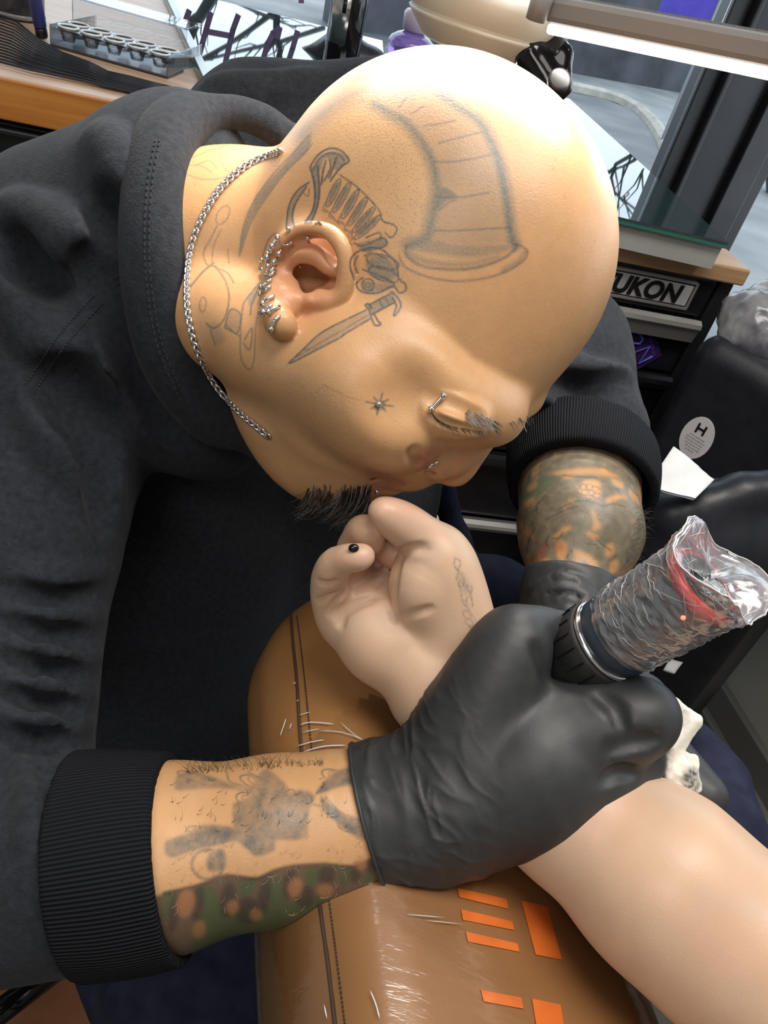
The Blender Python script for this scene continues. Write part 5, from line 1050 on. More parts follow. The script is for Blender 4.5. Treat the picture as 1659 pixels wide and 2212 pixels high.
# ------------------------------------------------------------------ trousers
tr_ = SDF()
tr_.chain([(250, 1700, .80, 260), (700, 1500, .80, 170), (1060, 1310, .70, 95), (1110, 1330, .69, 85)], .03)
tr_.chain([(1030, 1270, .71, 50), (985, 1170, .79, 24), (960, 1060, .82, 26)], .02)
tr_.chain([(250, 1700, .80, 260), (420, 2080, .62, 200), (500, 2240, .60, 180)], .03)
TR0 = SDF(); TR0.pr = list(tr_.pr)
for l_, r_ in (([(280, 2100), (400, 2120), (540, 2140)], 16), ([(250, 2160), (380, 2180), (520, 2200)], 14)):
    q = [(x, y, (TR0.hit(x, y, .3, 1.2) - ORG) @ FW + .003, r_) for x, y in l_]; tr_.spl(q, .02, 'u')
tr_.disp(lambda p, d: 0.003 * (fbm(p, 24, 7, 3) - 0.5))
m_navy2 = mat('navy_trousers', (0.014, 0.016, 0.036), 0.85); bsdf(m_navy2).inputs['Specular IOR Level'].default_value = 0.15; add_noise(m_navy2, (0.011, 0.012, 0.028), (0.022, 0.025, 0.052), 60, 5, 0.4, 500, None, 0.3, 0.7, 0.001)
sculpt('trousers', tr_, 0.006, m_navy2, t0_body)

# ------------------------------------------------------------------ gloves
m_glove = mat('black_nitrile', (0.03, 0.032, 0.034), 0.5); add_noise(m_glove, (0.026, 0.028, 0.030), (0.034, 0.036, 0.039), 120, 4, 0.12, 900, None, 0.3, 0.7, 0.0005)
gr = SDF()
gr.chain([(740, 1765, .392, 152), (900, 1745, .392, 139), (1000, 1712, .39, 150), (1150, 1650, .387, 170), (1255, 1640, .388, 146)], .015)
gr.spl([(1000, 1620, .388, 108), (1050, 1510, .383, 84), (1088, 1432, .380, 66), (1116, 1374, .380, 50)], .013)
gr.spl([(1116, 1374, .38, 50), (1165, 1354, .386, 37), (1228, 1362, .398, 32)], .005)
gr.spl([(1180, 1600, .382, 104), (1260, 1578, .377, 86), (1330, 1560, .372, 74), (1392, 1546, .369, 64)], .010)
gr.chain([(1392, 1545, .37, 62), (1384, 1510, .40, 52), (1340, 1480, .425, 48)], .006)
gr.spl([(1230, 1670, .388, 96), (1310, 1645, .386, 76), (1362, 1628, .387, 64)], .008)
gr.spl([(1210, 1740, .398, 90), (1300, 1712, .40, 64), (1338, 1690, .402, 54)], .008)
gr.spl([(1160, 1790, .41, 74), (1270, 1770, .415, 50), (1310, 1752, .418, 44)], .008)
GR0 = SDF(); GR0.pr = list(gr.pr)
def crease(s, s0, pts, off, r, k, op):
    q = []
    for x, y in pts:
        h = s0.hit(x, y)
        if h is not None:
            dd = (h - ORG) @ FW - off
            if q and abs(dd - q[-1][2]) > 0.03: break
            q.append((x, y, dd, r))
    if len(q) > 1: q[0] = q[0][:3] + (r * .4,); q[-1] = q[-1][:3] + (r * .4,); s.spl(q, k, op, 3)
random.seed(5)
for l_ in ([(1320, 1625), (1355, 1608), (1390, 1602), (1420, 1600)], [(1290, 1500), (1330, 1530), (1345, 1580)], [(1300, 1690), (1340, 1668), (1372, 1672)], [(1160, 1400), (1176, 1440), (1185, 1470)], [(1385, 1590), (1400, 1612)]): crease(gr, GR0, l_, 0.0, 6, .006, 's')
gax = unit(P(900, 1745, .392) - P(760, 1768, .392)); gs = unit(np.cross(gax, FW)); gx = unit(gax + gs * 0.13); gn_ = unit(np.cross(gx, FW)); gm = np.cross(gx, gn_)
gr.box(P(798, 1765, .392) - gx * 0.1, [gx, gn_, gm], [0.1, 0.08, 0.08])
_g0 = P(900, 1745, .392)
def _wr(p, d):
    u = (p - _g0) @ gx; v = np.stack([u, (p - _g0) @ gn_, (p - _g0) @ gm], 1); wv = v + 0.006 * (vnoise(p, 60, 91) - .5)[:, None]
    n = 1 - np.abs(2 * vnoise(wv * np.array([170, 38, 38]), 1, 12) - 1); n2 = 1 - np.abs(2 * vnoise((wv[:, [0, 2, 1]] + wv[:, [1, 0, 2]] * .8) * np.array([120, 60, 60]), 1, 19) - 1)
    m = np.clip((0.045 - u) / 0.03, 0, 1) * np.clip((u + 0.026) / 0.008, 0, 1); return -m * (0.0011 * n ** 2 + 0.0009 * n2 ** 3) + 0.0004 * (fbm(p, 120, 3, 2) - 0.5)
gr.disp(_wr)
o_gr = sculpt('glove', gr, 0.0022, m_glove, t0_body, (lambda V: project_px(V)[0] < 1080,))
# rolled edge of the glove
re_ = []
for i in range(40):
    a = 2 * math.pi * i / 40; dir_ = gn_ * math.cos(a) + gm * math.sin(a); c_ = P(800, 1765, .392) + gx * 0.0005; lo_r, hi_r = 0.0, 0.06
    for _ in range(22):
        md = (lo_r + hi_r) / 2
        if gr(np.array([c_ + dir_ * md]) + gx * 0.0012, .1)[0] < 0: lo_r = md
        else: hi_r = md
    re_.append(c_ + dir_ * lo_r)
MB().tube(re_ + [re_[0]], 0.0011, 6, False).build('cuff_roll', m_glove, o_gr, True)
gl = SDF()
gl.chain([(1238, 1215, .508, 88), (1228, 1270, .502, 92), (1225, 1330, .495, 90), (1260, 1420, .475, 100), (1330, 1540, .45, 104)], .012)
gl.chain([(1330, 1540, .45, 86), (1440, 1650, .43, 56), (1500, 1705, .418, 46), (1532, 1722, .412, 36)], .012)
gl.chain([(1300, 1560, .44, 80), (1365, 1655, .42, 52), (1398, 1682, .407, 40)], .01)
gl.chain([(1310, 1580, .45, 80), (1400, 1690, .44, 44), (1440, 1730, .432, 36)], .01)
GL0 = SDF(); GL0.pr = list(gl.pr)
for l_, r_ in (([(1150, 1262), (1200, 1240), (1250, 1252), (1300, 1300)], 6), ([(1150, 1285), (1200, 1262), (1260, 1280), (1308, 1330)], 7), ([(1155, 1305), (1210, 1290), (1270, 1310), (1310, 1345)], 6), ([(1150, 1322), (1220, 1312), (1290, 1335)], 6)): crease(gl, GL0, l_, 0.0, r_, .005, 's'); crease(gl, GL0, [(x, y + 10) for x, y in l_], -.0005, r_, .006, 'u')
m2 = unit(P(1225, 1330, .495) - P(1238, 1215, .508)); cutter(gl, P(1232, 1243, .505), -m2, 0)
o_gl = sculpt('glove', gl, 0.0028, m_glove, t0_body)

# ------------------------------------------------------------------ the client's arm and hand
cl = SDF()
cl.chain([(1800, 2230, .350, 200), (1560, 2020, .357, 192), (1430, 1904, .367, 190), (1230, 1745, .39, 152), (1060, 1600, .41, 132), (955, 1480, .425, 112), (895, 1380, .427, 100)], .012)
cl.spl([(838, 1395, .428, 80), (812, 1350, .430, 74), (790, 1310, .434, 56)], .012)      # heel of the hand
cl.chain([(880, 1350, .436, 100), (830, 1270, .445, 70)], .01)                          # hollow of the palm
cl.spl([(985, 1400, .425, 72), (972, 1330, .418, 70), (955, 1250, .410, 62), (935, 1195, .404, 55)], .012)
cl.spl([(930, 1320, .412, 56), (912, 1262, .405, 62), (925, 1235, .405, 52)], .006)     # ball of the thumb
cl.spl([(940, 1200, .404, 50), (892, 1148, .396, 40), (852, 1120, .388, 32), (822, 1103, .382, 19)], .006)   # thumb
cl.spl([(744, 1345, .434, 52), (716, 1290, .420, 36), (712, 1245, .404, 29), (730, 1214, .393, 28)], .006)  # little finger
cl.spl([(730, 1214, .393, 27), (752, 1206, .387, 26), (776, 1204, .384, 23), (786, 1200, .384, 18)], .003)
cl.spl([(790, 1290, .436, 44), (766, 1235, .428, 34), (765, 1180, .416, 32)], .005)
cl.spl([(765, 1180, .416, 31), (780, 1148, .404, 30), (795, 1150, .398, 28), (806, 1172, .402, 24)], .003)
cl.spl([(822, 1280, .436, 40), (815, 1225, .438, 36), (812, 1170, .428, 34), (835, 1165, .418, 30), (848, 1200, .418, 26)], .004)
cl.spl([(850, 1260, .436, 40), (840, 1190, .440, 38), (835, 1130, .43, 36)], .005)
cl.spl([(818, 1258, .424, 26), (826, 1252, .423, 22)], .006)
CL0 = SDF(); CL0.pr = list(cl.pr)
for l_, r_, k_ in (([(852, 1318), (845, 1290), (846, 1258), (858, 1215)], 6, .006), ([(856, 1207), (880, 1190), (920, 1184)], 4, .005), ([(735, 1350), (738, 1325), (768, 1305), (806, 1292)], 4, .005), ([(714, 1330), (728, 1300), (748, 1275)], 4, .004), ([(687, 1258), (708, 1262), (728, 1256)], 3, .003), ([(685, 1300), (708, 1290), (738, 1275)], 3, .003), ([(812, 1262), (832, 1252)], 3, .004), ([(850, 1340), (890, 1328), (930, 1315)], 3, .004)): crease(cl, CL0, l_, 0.0003, r_, k_, 's')
m_skin2 = skin_mat('pale_skin', 0.42, 0.14, 0.15)
def lv_cl(V):
    x, y, d = project_px(V); return (x < 1110) & (y < 1640)
t_cl = sculpt('person', cl, 0.0024, m_skin2, None, (lv_cl,), client_colors)
tag(t_cl, 'bare pale forearm and curled hand of a second person, palm up on the tan armrest', 'person')
nl = SDF(); nl.ell(764, 1184, (cl.hit(764, 1188) - ORG) @ FW - .0005, CAMX, (.0027, .0022, .0016), .002)
sculpt('nail', nl, 0.0006, m_gloss, t_cl)['label'] = 'nail with black polish'
dk = SDF(); dk.chain([(1500, 1600, .52, 40), (1540, 1690, .50, 60), (1560, 1790, .47, 60), (1620, 1900, .45, 60)], .02); dk.wchain([(P(1560, 1790, .47), .018), (np.array([.46, .20, .60]), .07), (np.array([.75, .08, .52]), .085)], .02); dk.chain([(1510, 1590, .51, 22), (1530, 1612, .50, 10)], .01)
dk.disp(lambda p, d: 0.004 * (fbm(p, 40, 17, 3) - 0.5))
sculpt('shirt', dk, 0.005, m_navy2, t_cl)
# ------------------------------------------------------------------ piercings, chain, hair
m_silv = mat('polished_steel', (0.78, 0.77, 0.78), 0.12, 1.0)
FACE = SDF(); FACE.pr = list(body.pr)
def skin_pt(x, y, off): return FACE.hit(x, y, .3, .7) - unit(ray(x, y)) * off
def jewel(name, bars, balls, r=0.0007, rb=0.00135, label=None):
    e = None
    for pl in bars:
        W_ = [skin_pt(x, y, o_) for x, y, o_ in pl]; C_3 = catmull([tuple(v) for v in W_], 4) if len(W_) > 2 else W_
        o_b = MB().tube(C_3, r, 8).build(name if e is None else 'bar', m_silv, t0_body if e is None else e, True); e = e or o_b
    for k, (x, y, o_) in enumerate(balls):
        s_ = MB().sphere(skin_pt(x, y, o_), rb, 14, 9).build(name if e is None else 'bead', m_silv, t0_body if e is None else e, True); e = e or s_
    return e
E_ = 0.0016
jewel('earring', [[(551, 735, .018), (562, 532, .0), (575, 545, .0)]][:0] + [[(599, 514, E_ + .014), (604, 526, E_ + .004), (618, 530, E_), (631, 523, E_)]], [(599, 512, .004)])
jewel('earring', [[(587, 532, .004), (595, 520, .003)]], [(587, 532, .004)]); jewel('earring', [[(584, 541, .003), (590, 528, .003)]], [(584, 541, .003)])
jewel('earring', [[(576, 556, .004), (579, 544, .003)]], [(576, 556, .004)]); jewel('earring', [[(602, 549, .003), (609, 538, .001)]], [(602, 549, .003)])
jewel('earring', [[(591, 567, .003), (599, 556, .001)]], [(591, 567, .003), (565, 562, .004)]); jewel('earring', [[(565, 583, .004), (580, 587, .003), (596, 576, .001)]], [(565, 583, .004), (578, 575, .004)])
jewel('earring', [[(567, 594, .003), (583, 594, .003), (597, 585, .001)]], [])
jewel('earring', [[(566, 619, .003), (576, 610, .002), (586, 604, .001)]], [(563, 620, .003)], .0009); jewel('earring', [[(565, 633, .003), (575, 625, .002), (584, 618, .001)]], [(562, 636, .003)], .0009)
jewel('earring', [[(568, 654, .003), (580, 645, .002), (592, 640, .001)]], [(567, 656, .003)], .0009); jewel('earring', [[(562, 673, .003), (575, 665, .002), (587, 659, .001)]], [(561, 676, .003), (568, 674, .004)], .0009)
jewel('earring', [[(581, 672, .003), (593, 666, .002), (604, 662, .0005)]], [(579, 674, .003)], .0009); jewel('earring', [[(585, 708, .003), (593, 692, .002), (604, 682, .0005)]], [(585, 711, .003)], .0008)
jewel('earring', [], [(623, 495, .001)], .0007, .0012); jewel('ear_stud', [], [(665, 514, .001)], .0007, .0012); jewel('ear_stud', [], [(647, 575, .001)], .0007, .0012); jewel('ear_stud', [[(680, 484, .0005), (688, 480, .0005), (695, 484, .0005)]], [], .0005)
jewel('eyebrow_barbell', [[(930, 884, .002), (944, 869, .0025), (957, 855, .002)]], [(930, 884, .0022), (957, 855, .002)], .0008, .0016)
jewel('cheek_stud', [], [(818, 873, .001)], .0007, .0013)
jewel('nose_ring', [[(919, 1020, .002), (922, 1014, .006), (934, 1003, .006), (947, 997, .002)]], [], .0007)
jewel('lip_stud', [], [(814, 1062, .001)], .0007, .0014)
# twisted chain round the neck
NK = SDF(); NK.pr = list(body.pr) + list(co.pr)
npx = [(608, 326), (575, 338), (540, 353), (505, 378), (472, 412), (446, 452), (425, 495), (411, 540), (404, 590), (403, 640), (408, 690), (420, 740), (438, 785), (462, 828), (492, 866), (524, 898), (552, 920), (580, 944)]
nw = on(NK, npx, 0.0016, 8); nw = [nw[0]] + [q for a, q in zip(nw[:-1], nw[1:]) if np.linalg.norm(q - a) < 0.03]
t_nk = empty('necklace', nw[0], 'silver twisted rope chain with two round pendants hanging round the tattooed neck', 'necklace')
sL = np.concatenate([[0], np.cumsum([np.linalg.norm(b - a) for a, b in zip(nw[:-1], nw[1:])])]); nwA = np.array(nw)
tor = MB(); R0, r0 = 0.0019, 0.00062; vs = []; fs = []
for i in range(12):
    for j in range(6):
        a, b = 2 * math.pi * i / 12, 2 * math.pi * j / 6; vs.append(((R0 * 1.25 + r0 * math.cos(b)) * math.cos(a), (R0 * .8 + r0 * math.cos(b)) * math.sin(a), r0 * math.sin(b))); fs.append((i * 6 + j, ((i + 1) % 12) * 6 + j, ((i + 1) % 12) * 6 + (j + 1) % 6, i * 6 + (j + 1) % 6))
lme = bpy.data.meshes.new('link'); lme.from_pydata(vs, [], fs); lme.polygons.foreach_set('use_smooth', [True] * len(fs)); lme.materials.append(m_silv)
def place(o, c, X, Y, Z, parent):
    COL.objects.link(o); o.parent = parent; o.matrix_parent_inverse = Matrix.Translation(parent.location).inverted()
    o.matrix_basis = Matrix(((X[0], Y[0], Z[0], c[0]), (X[1], Y[1], Z[1], c[1]), (X[2], Y[2], Z[2], c[2]), (0, 0, 0, 1)))
nl_ = int(sL[-1] / 0.0022)
for i in range(nl_):
    s_ = sL[-1] * (i + .5) / nl_; c_ = np.array([np.interp(s_, sL, nwA[:, k]) for k in range(3)]); c2 = np.array([np.interp(min(s_ + .003, sL[-1]), sL, nwA[:, k]) for k in range(3)]); c1 = np.array([np.interp(max(s_ - .003, 0), sL, nwA[:, k]) for k in range(3)])
    t_ = unit(c2 - c1); v_ = unit(ORG - c_); v_ = unit(v_ - t_ * (v_ @ t_)); b_ = np.cross(t_, v_); a_ = 0.75 if i % 2 else -0.75
    Z_ = unit(v_ * math.cos(a_ * 1.1) + b_ * math.sin(a_ * 1.1)); X_ = unit(t_ * math.cos(.6) + np.cross(Z_, t_) * math.sin(.6)); X_ = unit(X_ - Z_ * (X_ @ Z_)); Y_ = np.cross(Z_, X_)
    place(bpy.data.objects.new('link', lme), c_, X_, Y_, Z_, t_nk)
m_pend = mat('grey_pendant', (0.11, 0.12, 0.13), 0.3, 0.3)
for (x, y, d, R_, tilt) in ((634, 1030, .462, 26, .15), (606, 1003, .466, 15, -.7)):
    c_ = P(x, y, d); n_ = unit(-FW + RT * tilt + DN * 0.1); rr = R_ * d / FPX
    dsk = MB().lathe(c_, n_, [(-.0008, rr), (.0008, rr), (.0012, rr * .93)], 28).build('pendant', m_pend if R_ > 20 else m_silv, t_nk, True)
    rim = MB(); u_ = unit(np.cross(n_, [0, 0, 1])); v_ = np.cross(n_, u_); rim.tube([c_ + n_ * .001 + (u_ * math.cos(a) + v_ * math.sin(a)) * rr for a in np.linspace(0, 2 * math.pi, 33)], .0005, 6, False); rim.build('rim', m_silv, dsk, True)
    if R_ < 20: MB().tube([c_ + n_ * .0016 - u_ * rr * .6, c_ + n_ * .002, c_ + n_ * .0016 + v_ * rr * .6], .0006, 5).build('emblem', m_pend, dsk, True)
# hair: thin tapering strands rooted on the skin
random.seed(11)
def strands(name, roots, m, parent, rad, seg=4):
    mb = MB()
    for r_, ctrl in roots:
        pts = [np.array(r_)] + [np.array(c) for c in ctrl]; C_3 = catmull([tuple(p) for p in pts], 3) if len(pts) > 2 else pts
        n = len(C_3); mb.tube(C_3, [rad * (1 - .85 * i / (n - 1)) for i in range(n)], 3, False)
    o = mb.build(name, m, parent, True); o['kind'] = 'stuff'; return o
m_hdark = mat('dark_hair', (0.02, 0.015, 0.012), 0.45); m_hgrey = mat('grey_hair', (0.30, 0.28, 0.27), 0.4); m_hlight = mat('fair_hair', (0.55, 0.42, 0.28), 0.4)
def px3(x, y, d): return P(x, y, d)
gd, gg = [], []
for i in range(420):                                              # goatee
    x = 802 - 140 * random.random() ** 1.5; y = 1062 - abs(x - 730) * 0.05 + random.uniform(-16, 2); h = FACE.hit(x, min(y, 1056), .3, .6)
    if h is None: continue
    d = (h - ORG) @ FW + random.uniform(0, .012); L = random.uniform(30, 70) + max(0, x - 720) * .35; dr = random.uniform(-22, 8); tx_ = x + dr - L * .5
    q = [px3(x - L * .06 + dr * .2, y + L * .35, d + .002), px3(x + dr * .5 - L * .2, y + L * .72, d + .004), px3(tx_, y + L * (1 + random.uniform(-.1, .1)), d + .006)]
    (gg if random.random() < .33 else gd).append((px3(x, y, d), q))
for (x, y, q) in ((690, 1078, [(660, 1090), (640, 1096), (632, 1092)]), (700, 1085, [(690, 1110), (665, 1122), (640, 1118)]), (720, 1088, [(740, 1120), (745, 1140), (738, 1150)]), (760, 1085, [(765, 1110), (755, 1130), (735, 1138)]), (680, 1080, [(660, 1102), (640, 1112), (628, 1108)])): gg.append((px3(x, y, .45), [px3(a, b, .452) for a, b in q]))
strands('beard', gd, m_hdark, t0_body, .00028); strands('beard', gg, m_hgrey, t0_body, .00022)['label'] = 'grey hairs of the goatee'
ls = []
for i in range(46):                                               # lashes of the closed eye
    f = i / 45; lp = catmull([(930, 888, 0), (945, 906, 0), (972, 919, 0), (1006, 926, 0), (1042, 932, 0)], 12); b = lp[int(f * (len(lp) - 1))]; h = FACE.hit(b[0], b[1], .3, .6); d = (h - ORG) @ FW
    L = random.uniform(16, 27) * (1 - .3 * f); ang = 1.15 + .5 * (f - .5) + random.uniform(-.2, .2)
    ls.append((h, [px3(b[0] + math.cos(ang) * L * .5, b[1] + math.sin(ang) * L * .5, d - .002), px3(b[0] + math.cos(ang - .3) * L, b[1] + math.sin(ang - .3) * L, d - .0035)]))
strands('eyelashes', ls, m_hdark, t0_body, .00022)
bh, bg_ = [], []
for i in range(120):
    x = random.uniform(1004, 1072); y = 895 + (x - 1000) * .38 + random.uniform(-16, 12); h = FACE.hit(x, y, .3, .6)
    if h is None: continue
    d = (h - ORG) @ FW; L = random.uniform(14, 26); q = [px3(x + L * .45, y + L * .25, d - .002), px3(x + L * .8, y + L * .65, d - .002)]; (bg_ if x < 1060 else bh).append((h, q))
for i in range(20):
    x = random.uniform(1098, 1150); y = 915 - (x - 1098) * .25 + random.uniform(-10, 2); h = FACE.hit(x, y, .3, .6); d = (h - ORG) @ FW if h is not None else .43; L = random.uniform(14, 28); (bh if i % 3 else bg_).append((px3(x, y, d), [px3(x + L * .3, y + L * .5, d), px3(x + L * .5, y + L, d)]))
strands('eyebrow', bh, m_hdark, t0_body, .0002); strands('eyebrow', bg_, m_hgrey, t0_body, .00018)['label'] = 'grey hairs of the eyebrows'
ah = []; al_ = []
for i in range(110):                                              # hairs along the edges of the forearms
    x = random.uniform(400, 700); y = 1664 - (x - 400) * .065 + random.uniform(-3, 10); h = FACE.hit(x, y, .3, .6)
    if h is None: continue
    d = (h - ORG) @ FW; L = random.uniform(14, 40) * (1.1 if x < 620 else .5); dx = random.uniform(-.9, .5); ah.append((h, [px3(x + dx * L * .4, y - L * .35, d), px3(x + dx * L, y - L * .6, d), px3(x + dx * L * 1.4, y - L * (.3 + .3 * random.random()), d)]))
for i in range(150):
    x = random.uniform(360, 800); y = random.uniform(1680, 1990); h = FACE.hit(x, y, .3, .5)
    if h is None: continue
    d = (h - ORG) @ FW
    if d > .42: continue
    L = random.uniform(10, 26); a = random.uniform(-.2, 1.9); (al_ if y > 1800 else ah).append((h, [px3(x + math.cos(a) * L * .5, y - math.sin(a) * L * .5, d - .001), px3(x + math.cos(a + .3) * L, y - math.sin(a + .3) * L, d - .0008)]))
for i in range(120):
    y = random.uniform(1095, 1300); x = 1392 - max(0, y - 1150) * .33 + random.uniform(-26, 2); h = FACE.hit(x, y, .4, .7)
    if h is None: continue
    d = (h - ORG) @ FW; L = random.uniform(12, 32); a = random.uniform(-.5, .9); ah.append((h, [px3(x + math.cos(a) * L * .5, y + math.sin(a) * L * .5 - 3, d), px3(x + math.cos(a) * L, y + math.sin(a) * L, d)]))
strands('arm_hair', ah, m_hdark, t0_body, .00013); strands('arm_hair', al_, m_hlight, t0_body, .00013)['label'] = 'fair hairs on the forearm'

# ------------------------------------------------------------------ tattoo machine in the gloved hand
B0, E0 = P(1232, 1432, .395), P(1516, 1262, .342); mA = unit(E0 - B0); mL = np.linalg.norm(E0 - B0)
t_mc = empty('tattoo_machine', B0, 'cordless tattoo machine in a clear sleeve with red end cap, gripped by the glove', 'machine')
m_rub = mat('black_rubber', (0.016, 0.016, 0.017), 0.7); add_noise(m_rub, (0.012, 0.012, 0.013), (0.024, 0.024, 0.025), 300, 3, 0.4, 900, None, .3, .7, .0004)
m_bodyb = mat('dark_anodised', (0.035, 0.047, 0.066), 0.3, 0.2)
MB().lathe(B0, mA, [(-.055, .006), (-.045, .012), (-.020, .0135), (-.006, .0145), (.0, .0175), (.006, .0195), (.010, .0205)], 36).build('grip', m_rub, t_mc, True)
rg_ = MB().lathe(B0, mA, [(.008, .0205), (.0095, .0225), (.0235, .0228), (.025, .0222)], 48).build('collar_ring', m_rub, t_mc, True)
kn = MB(); u_ = unit(np.cross(mA, ZX)); v_ = np.cross(mA, u_)
for i in range(18):
    a = 2 * math.pi * i / 18; rd_ = u_ * math.cos(a) + v_ * math.sin(a); kn.box(B0 + mA * .0165 + rd_ * .0228, mA * .006, np.cross(mA, rd_) * .0004, rd_ * .0005)
kn.build('knurl', m_gloss, rg_)['kind'] = 'stuff'
MB().lathe(B0, mA, [(.025, .0215), (.0262, .0222), (.0272, .0222), (.028, .0212)], 48).build('steel_ring', m_silv, t_mc, True)
MB().lathe(B0, mA, [(.027, .0205), (.030, .0212), (.034, .0212), (.036, .0198), (.040, .0196), (mL - .004, .0196), (mL - .002, .019)], 48).build('barrel', m_bodyb, t_mc, True)
m_redc = mat('red_anodised', (0.85, 0.03, 0.03), 0.3, 0.1)
cap = MB().lathe(B0, mA, [(mL - .003, .0194), (mL, .0192), (mL + .0015, .018), (mL + .0018, .0145)], 48).build('end_cap', m_redc, t_mc, True)
MB().lathe(B0, mA, [(mL, .0146), (mL + .0022, .0146), (mL + .0028, .0135)], 40).build('button', m_gloss, t_mc, True)
fc = B0 + mA * (mL + .0029); fx = unit(RT - mA * (RT @ mA)); fy = np.cross(mA, fx)
if fy @ UP < 0: fy = -fy
m_grn = mat('green_print', (0.05, 0.42, 0.08), 0.4); m_wpr = mat('white_print', (0.7, 0.7, 0.7), 0.4)
gr_ = MB(); gr_.tube([fc + fx * .007 + (fx * math.cos(a) + fy * math.sin(a)) * .0024 for a in np.linspace(.3, 5.9, 18)], .0005, 5); gr_.tube([fc + fx * .007, fc + fx * .007 + fy * .003], .0005, 5); gr_.build('power_mark', m_grn, cap, True)
def text_on(txt, c, X_, Y_, hgt, m, parent, name, th=.0004, space=1.0):
    cu = bpy.data.curves.new(name, 'FONT'); cu.body = txt; cu.size = hgt * 1.38; cu.extrude = th; cu.align_x = 'CENTER'; cu.space_character = space
    o = bpy.data.objects.new(name, cu); COL.objects.link(o); bpy.context.view_layer.update(); me = bpy.data.meshes.new_from_object(o); bpy.data.objects.remove(o)
    N_ = np.cross(X_, Y_)
    for v in me.vertices: v.co = V3(np.asarray(c) + X_ * v.co[0] + Y_ * v.co[1] + N_ * v.co[2])
    return link(name, me, m, parent)
ra = math.radians(-24); tX = fx * math.cos(ra) + fy * math.sin(ra); tY = -fx * math.sin(ra) + fy * math.cos(ra)
st2 = MB().box(fc + fx * .001 - fy * .0105, tX * .0135, tY * .0026, mA * .0006, .0004).build('name_strip', m_gloss, cap)
text_on('eXALOU', fc + fx * .001 - fy * .0118 + mA * .0009, tX, tY, .0034, m_wpr, st2, 'lettering', .0002, 1.1)
text_on('CYC', fc - fx * .003 + fy * .0005 + mA * .0005, -tY, tX, .003, m_wpr, cap, 'lettering', .0002)
m_ledr = bpy.data.materials.new('red_led'); m_ledr.use_nodes = True; bsdf(m_ledr).inputs['Emission Color'].default_value = (1, .05, .02, 1); bsdf(m_ledr).inputs['Emission Strength'].default_value = 8
def on_barrel(x, y): # point of the barrel seen at a pixel
    r = ray(x, y); o = ORG - B0; a = r - mA * (r @ mA); b = o - mA * (o @ mA); A_, B_, C2 = a @ a, 2 * a @ b, b @ b - .0196 ** 2; t = (-B_ - math.sqrt(max(B_ * B_ - 4 * A_ * C2, 0))) / (2 * A_); p = ORG + r * t; q = p - B0; return p, unit(q - mA * (q @ mA))
p_, n_ = on_barrel(1476, 1334); MB().sphere(p_, .0011, 12, 8).build('led', m_ledr, t_mc, True)
p_, n_ = on_barrel(1432, 1384); e1 = np.cross(n_, mA); lg = MB(); lg.tube([p_ + n_ * .0003 + (mA * math.cos(a) + e1 * math.sin(a)) * .004 for a in np.linspace(0, 2 * math.pi, 25)], .0004, 5, False)
for s_ in (-1, 1): lg.tube([p_ + n_ * .0003 + (mA + e1 * s_) * .0024, p_ + n_ * .0003 - (mA + e1 * s_) * .0024], .0005, 5)
lg.build('logo', mat('bronze_print', (0.24, 0.15, 0.12), 0.4), t_mc, True)
# crumpled clear plastic sleeve over the machine
m_wrap = bpy.data.materials.new('clear_wrap'); m_wrap.use_nodes = True; gw = clear_mat(m_wrap, (0.97, 0.98, 1.0), 0.5, 0.2, 0.19)
_nt2 = m_wrap.node_tree; _df = _nt2.nodes.new('ShaderNodeBsdfDiffuse'); _df.inputs['Color'].default_value = (.85, .9, 1, 1); _mm = _nt2.nodes.new('ShaderNodeMixShader'); _mm.inputs[0].default_value = .11
_ou = [n for n in _nt2.nodes if n.type == 'OUTPUT_MATERIAL'][0]; _pv = _ou.inputs[0].links[0].from_node; _nt2.links.new(_pv.outputs[0], _mm.inputs[1]); _nt2.links.new(_df.outputs[0], _mm.inputs[2]); _nt2.links.new(_mm.outputs[0], _ou.inputs[0])
rs = np.random.RandomState(4); thr = math.atan2(fx @ v_, fx @ u_); nu, nh = 110, 70; vs = []; fs = []
H0, H1 = .034, mL + .015
TH, HH = np.meshgrid(np.arange(nu) / nu * 2 * np.pi, np.linspace(0, 1, nh), indexing='ij')
pt = np.stack([np.cos(TH) * 1.0, np.sin(TH) * 1.0, HH * 2.0], -1).reshape(-1, 3)
ridge = lambda sc, sd, st: (1 - np.abs(fbm(pt * np.array(st), sc, sd, 3) - .5) * 4).reshape(nu, nh)
R_ = .0204 + .0011 * ridge(2.2, 1, (1, 1, 3.2)) + .0007 * ridge(5, 2, (1, 1, 2)) + .0004
fl = np.clip((HH - .72) / .28, 0, 1); sq = 1 + fl * (.10 + .10 * np.cos(2 * (TH - thr)) + .16 * np.maximum(0, np.cos(TH - thr - .15)) ** 4 + .08 * np.maximum(0, np.cos(TH - thr - 2.3)) ** 6); R_ = R_ * sq + fl * .0012 * ridge(4, 7, (1, 1, 1)); R_ = np.where(HH < .06, .0202, R_)
hh = H0 + (H1 - H0) * HH + fl * (.004 * np.cos(3 * TH) - .003) + .002 * (HH < .05) * np.cos(5 * TH)
for i in range(nu):
    for j in range(nh): vs.append(B0 + mA * hh[i, j] + (u_ * math.cos(TH[i, j]) + v_ * math.sin(TH[i, j])) * R_[i, j])
for i in range(nu):
    for j in range(nh - 1): a = i * nh + j; b = ((i + 1) % nu) * nh + j; fs.append((a, b, b + 1, a + 1))
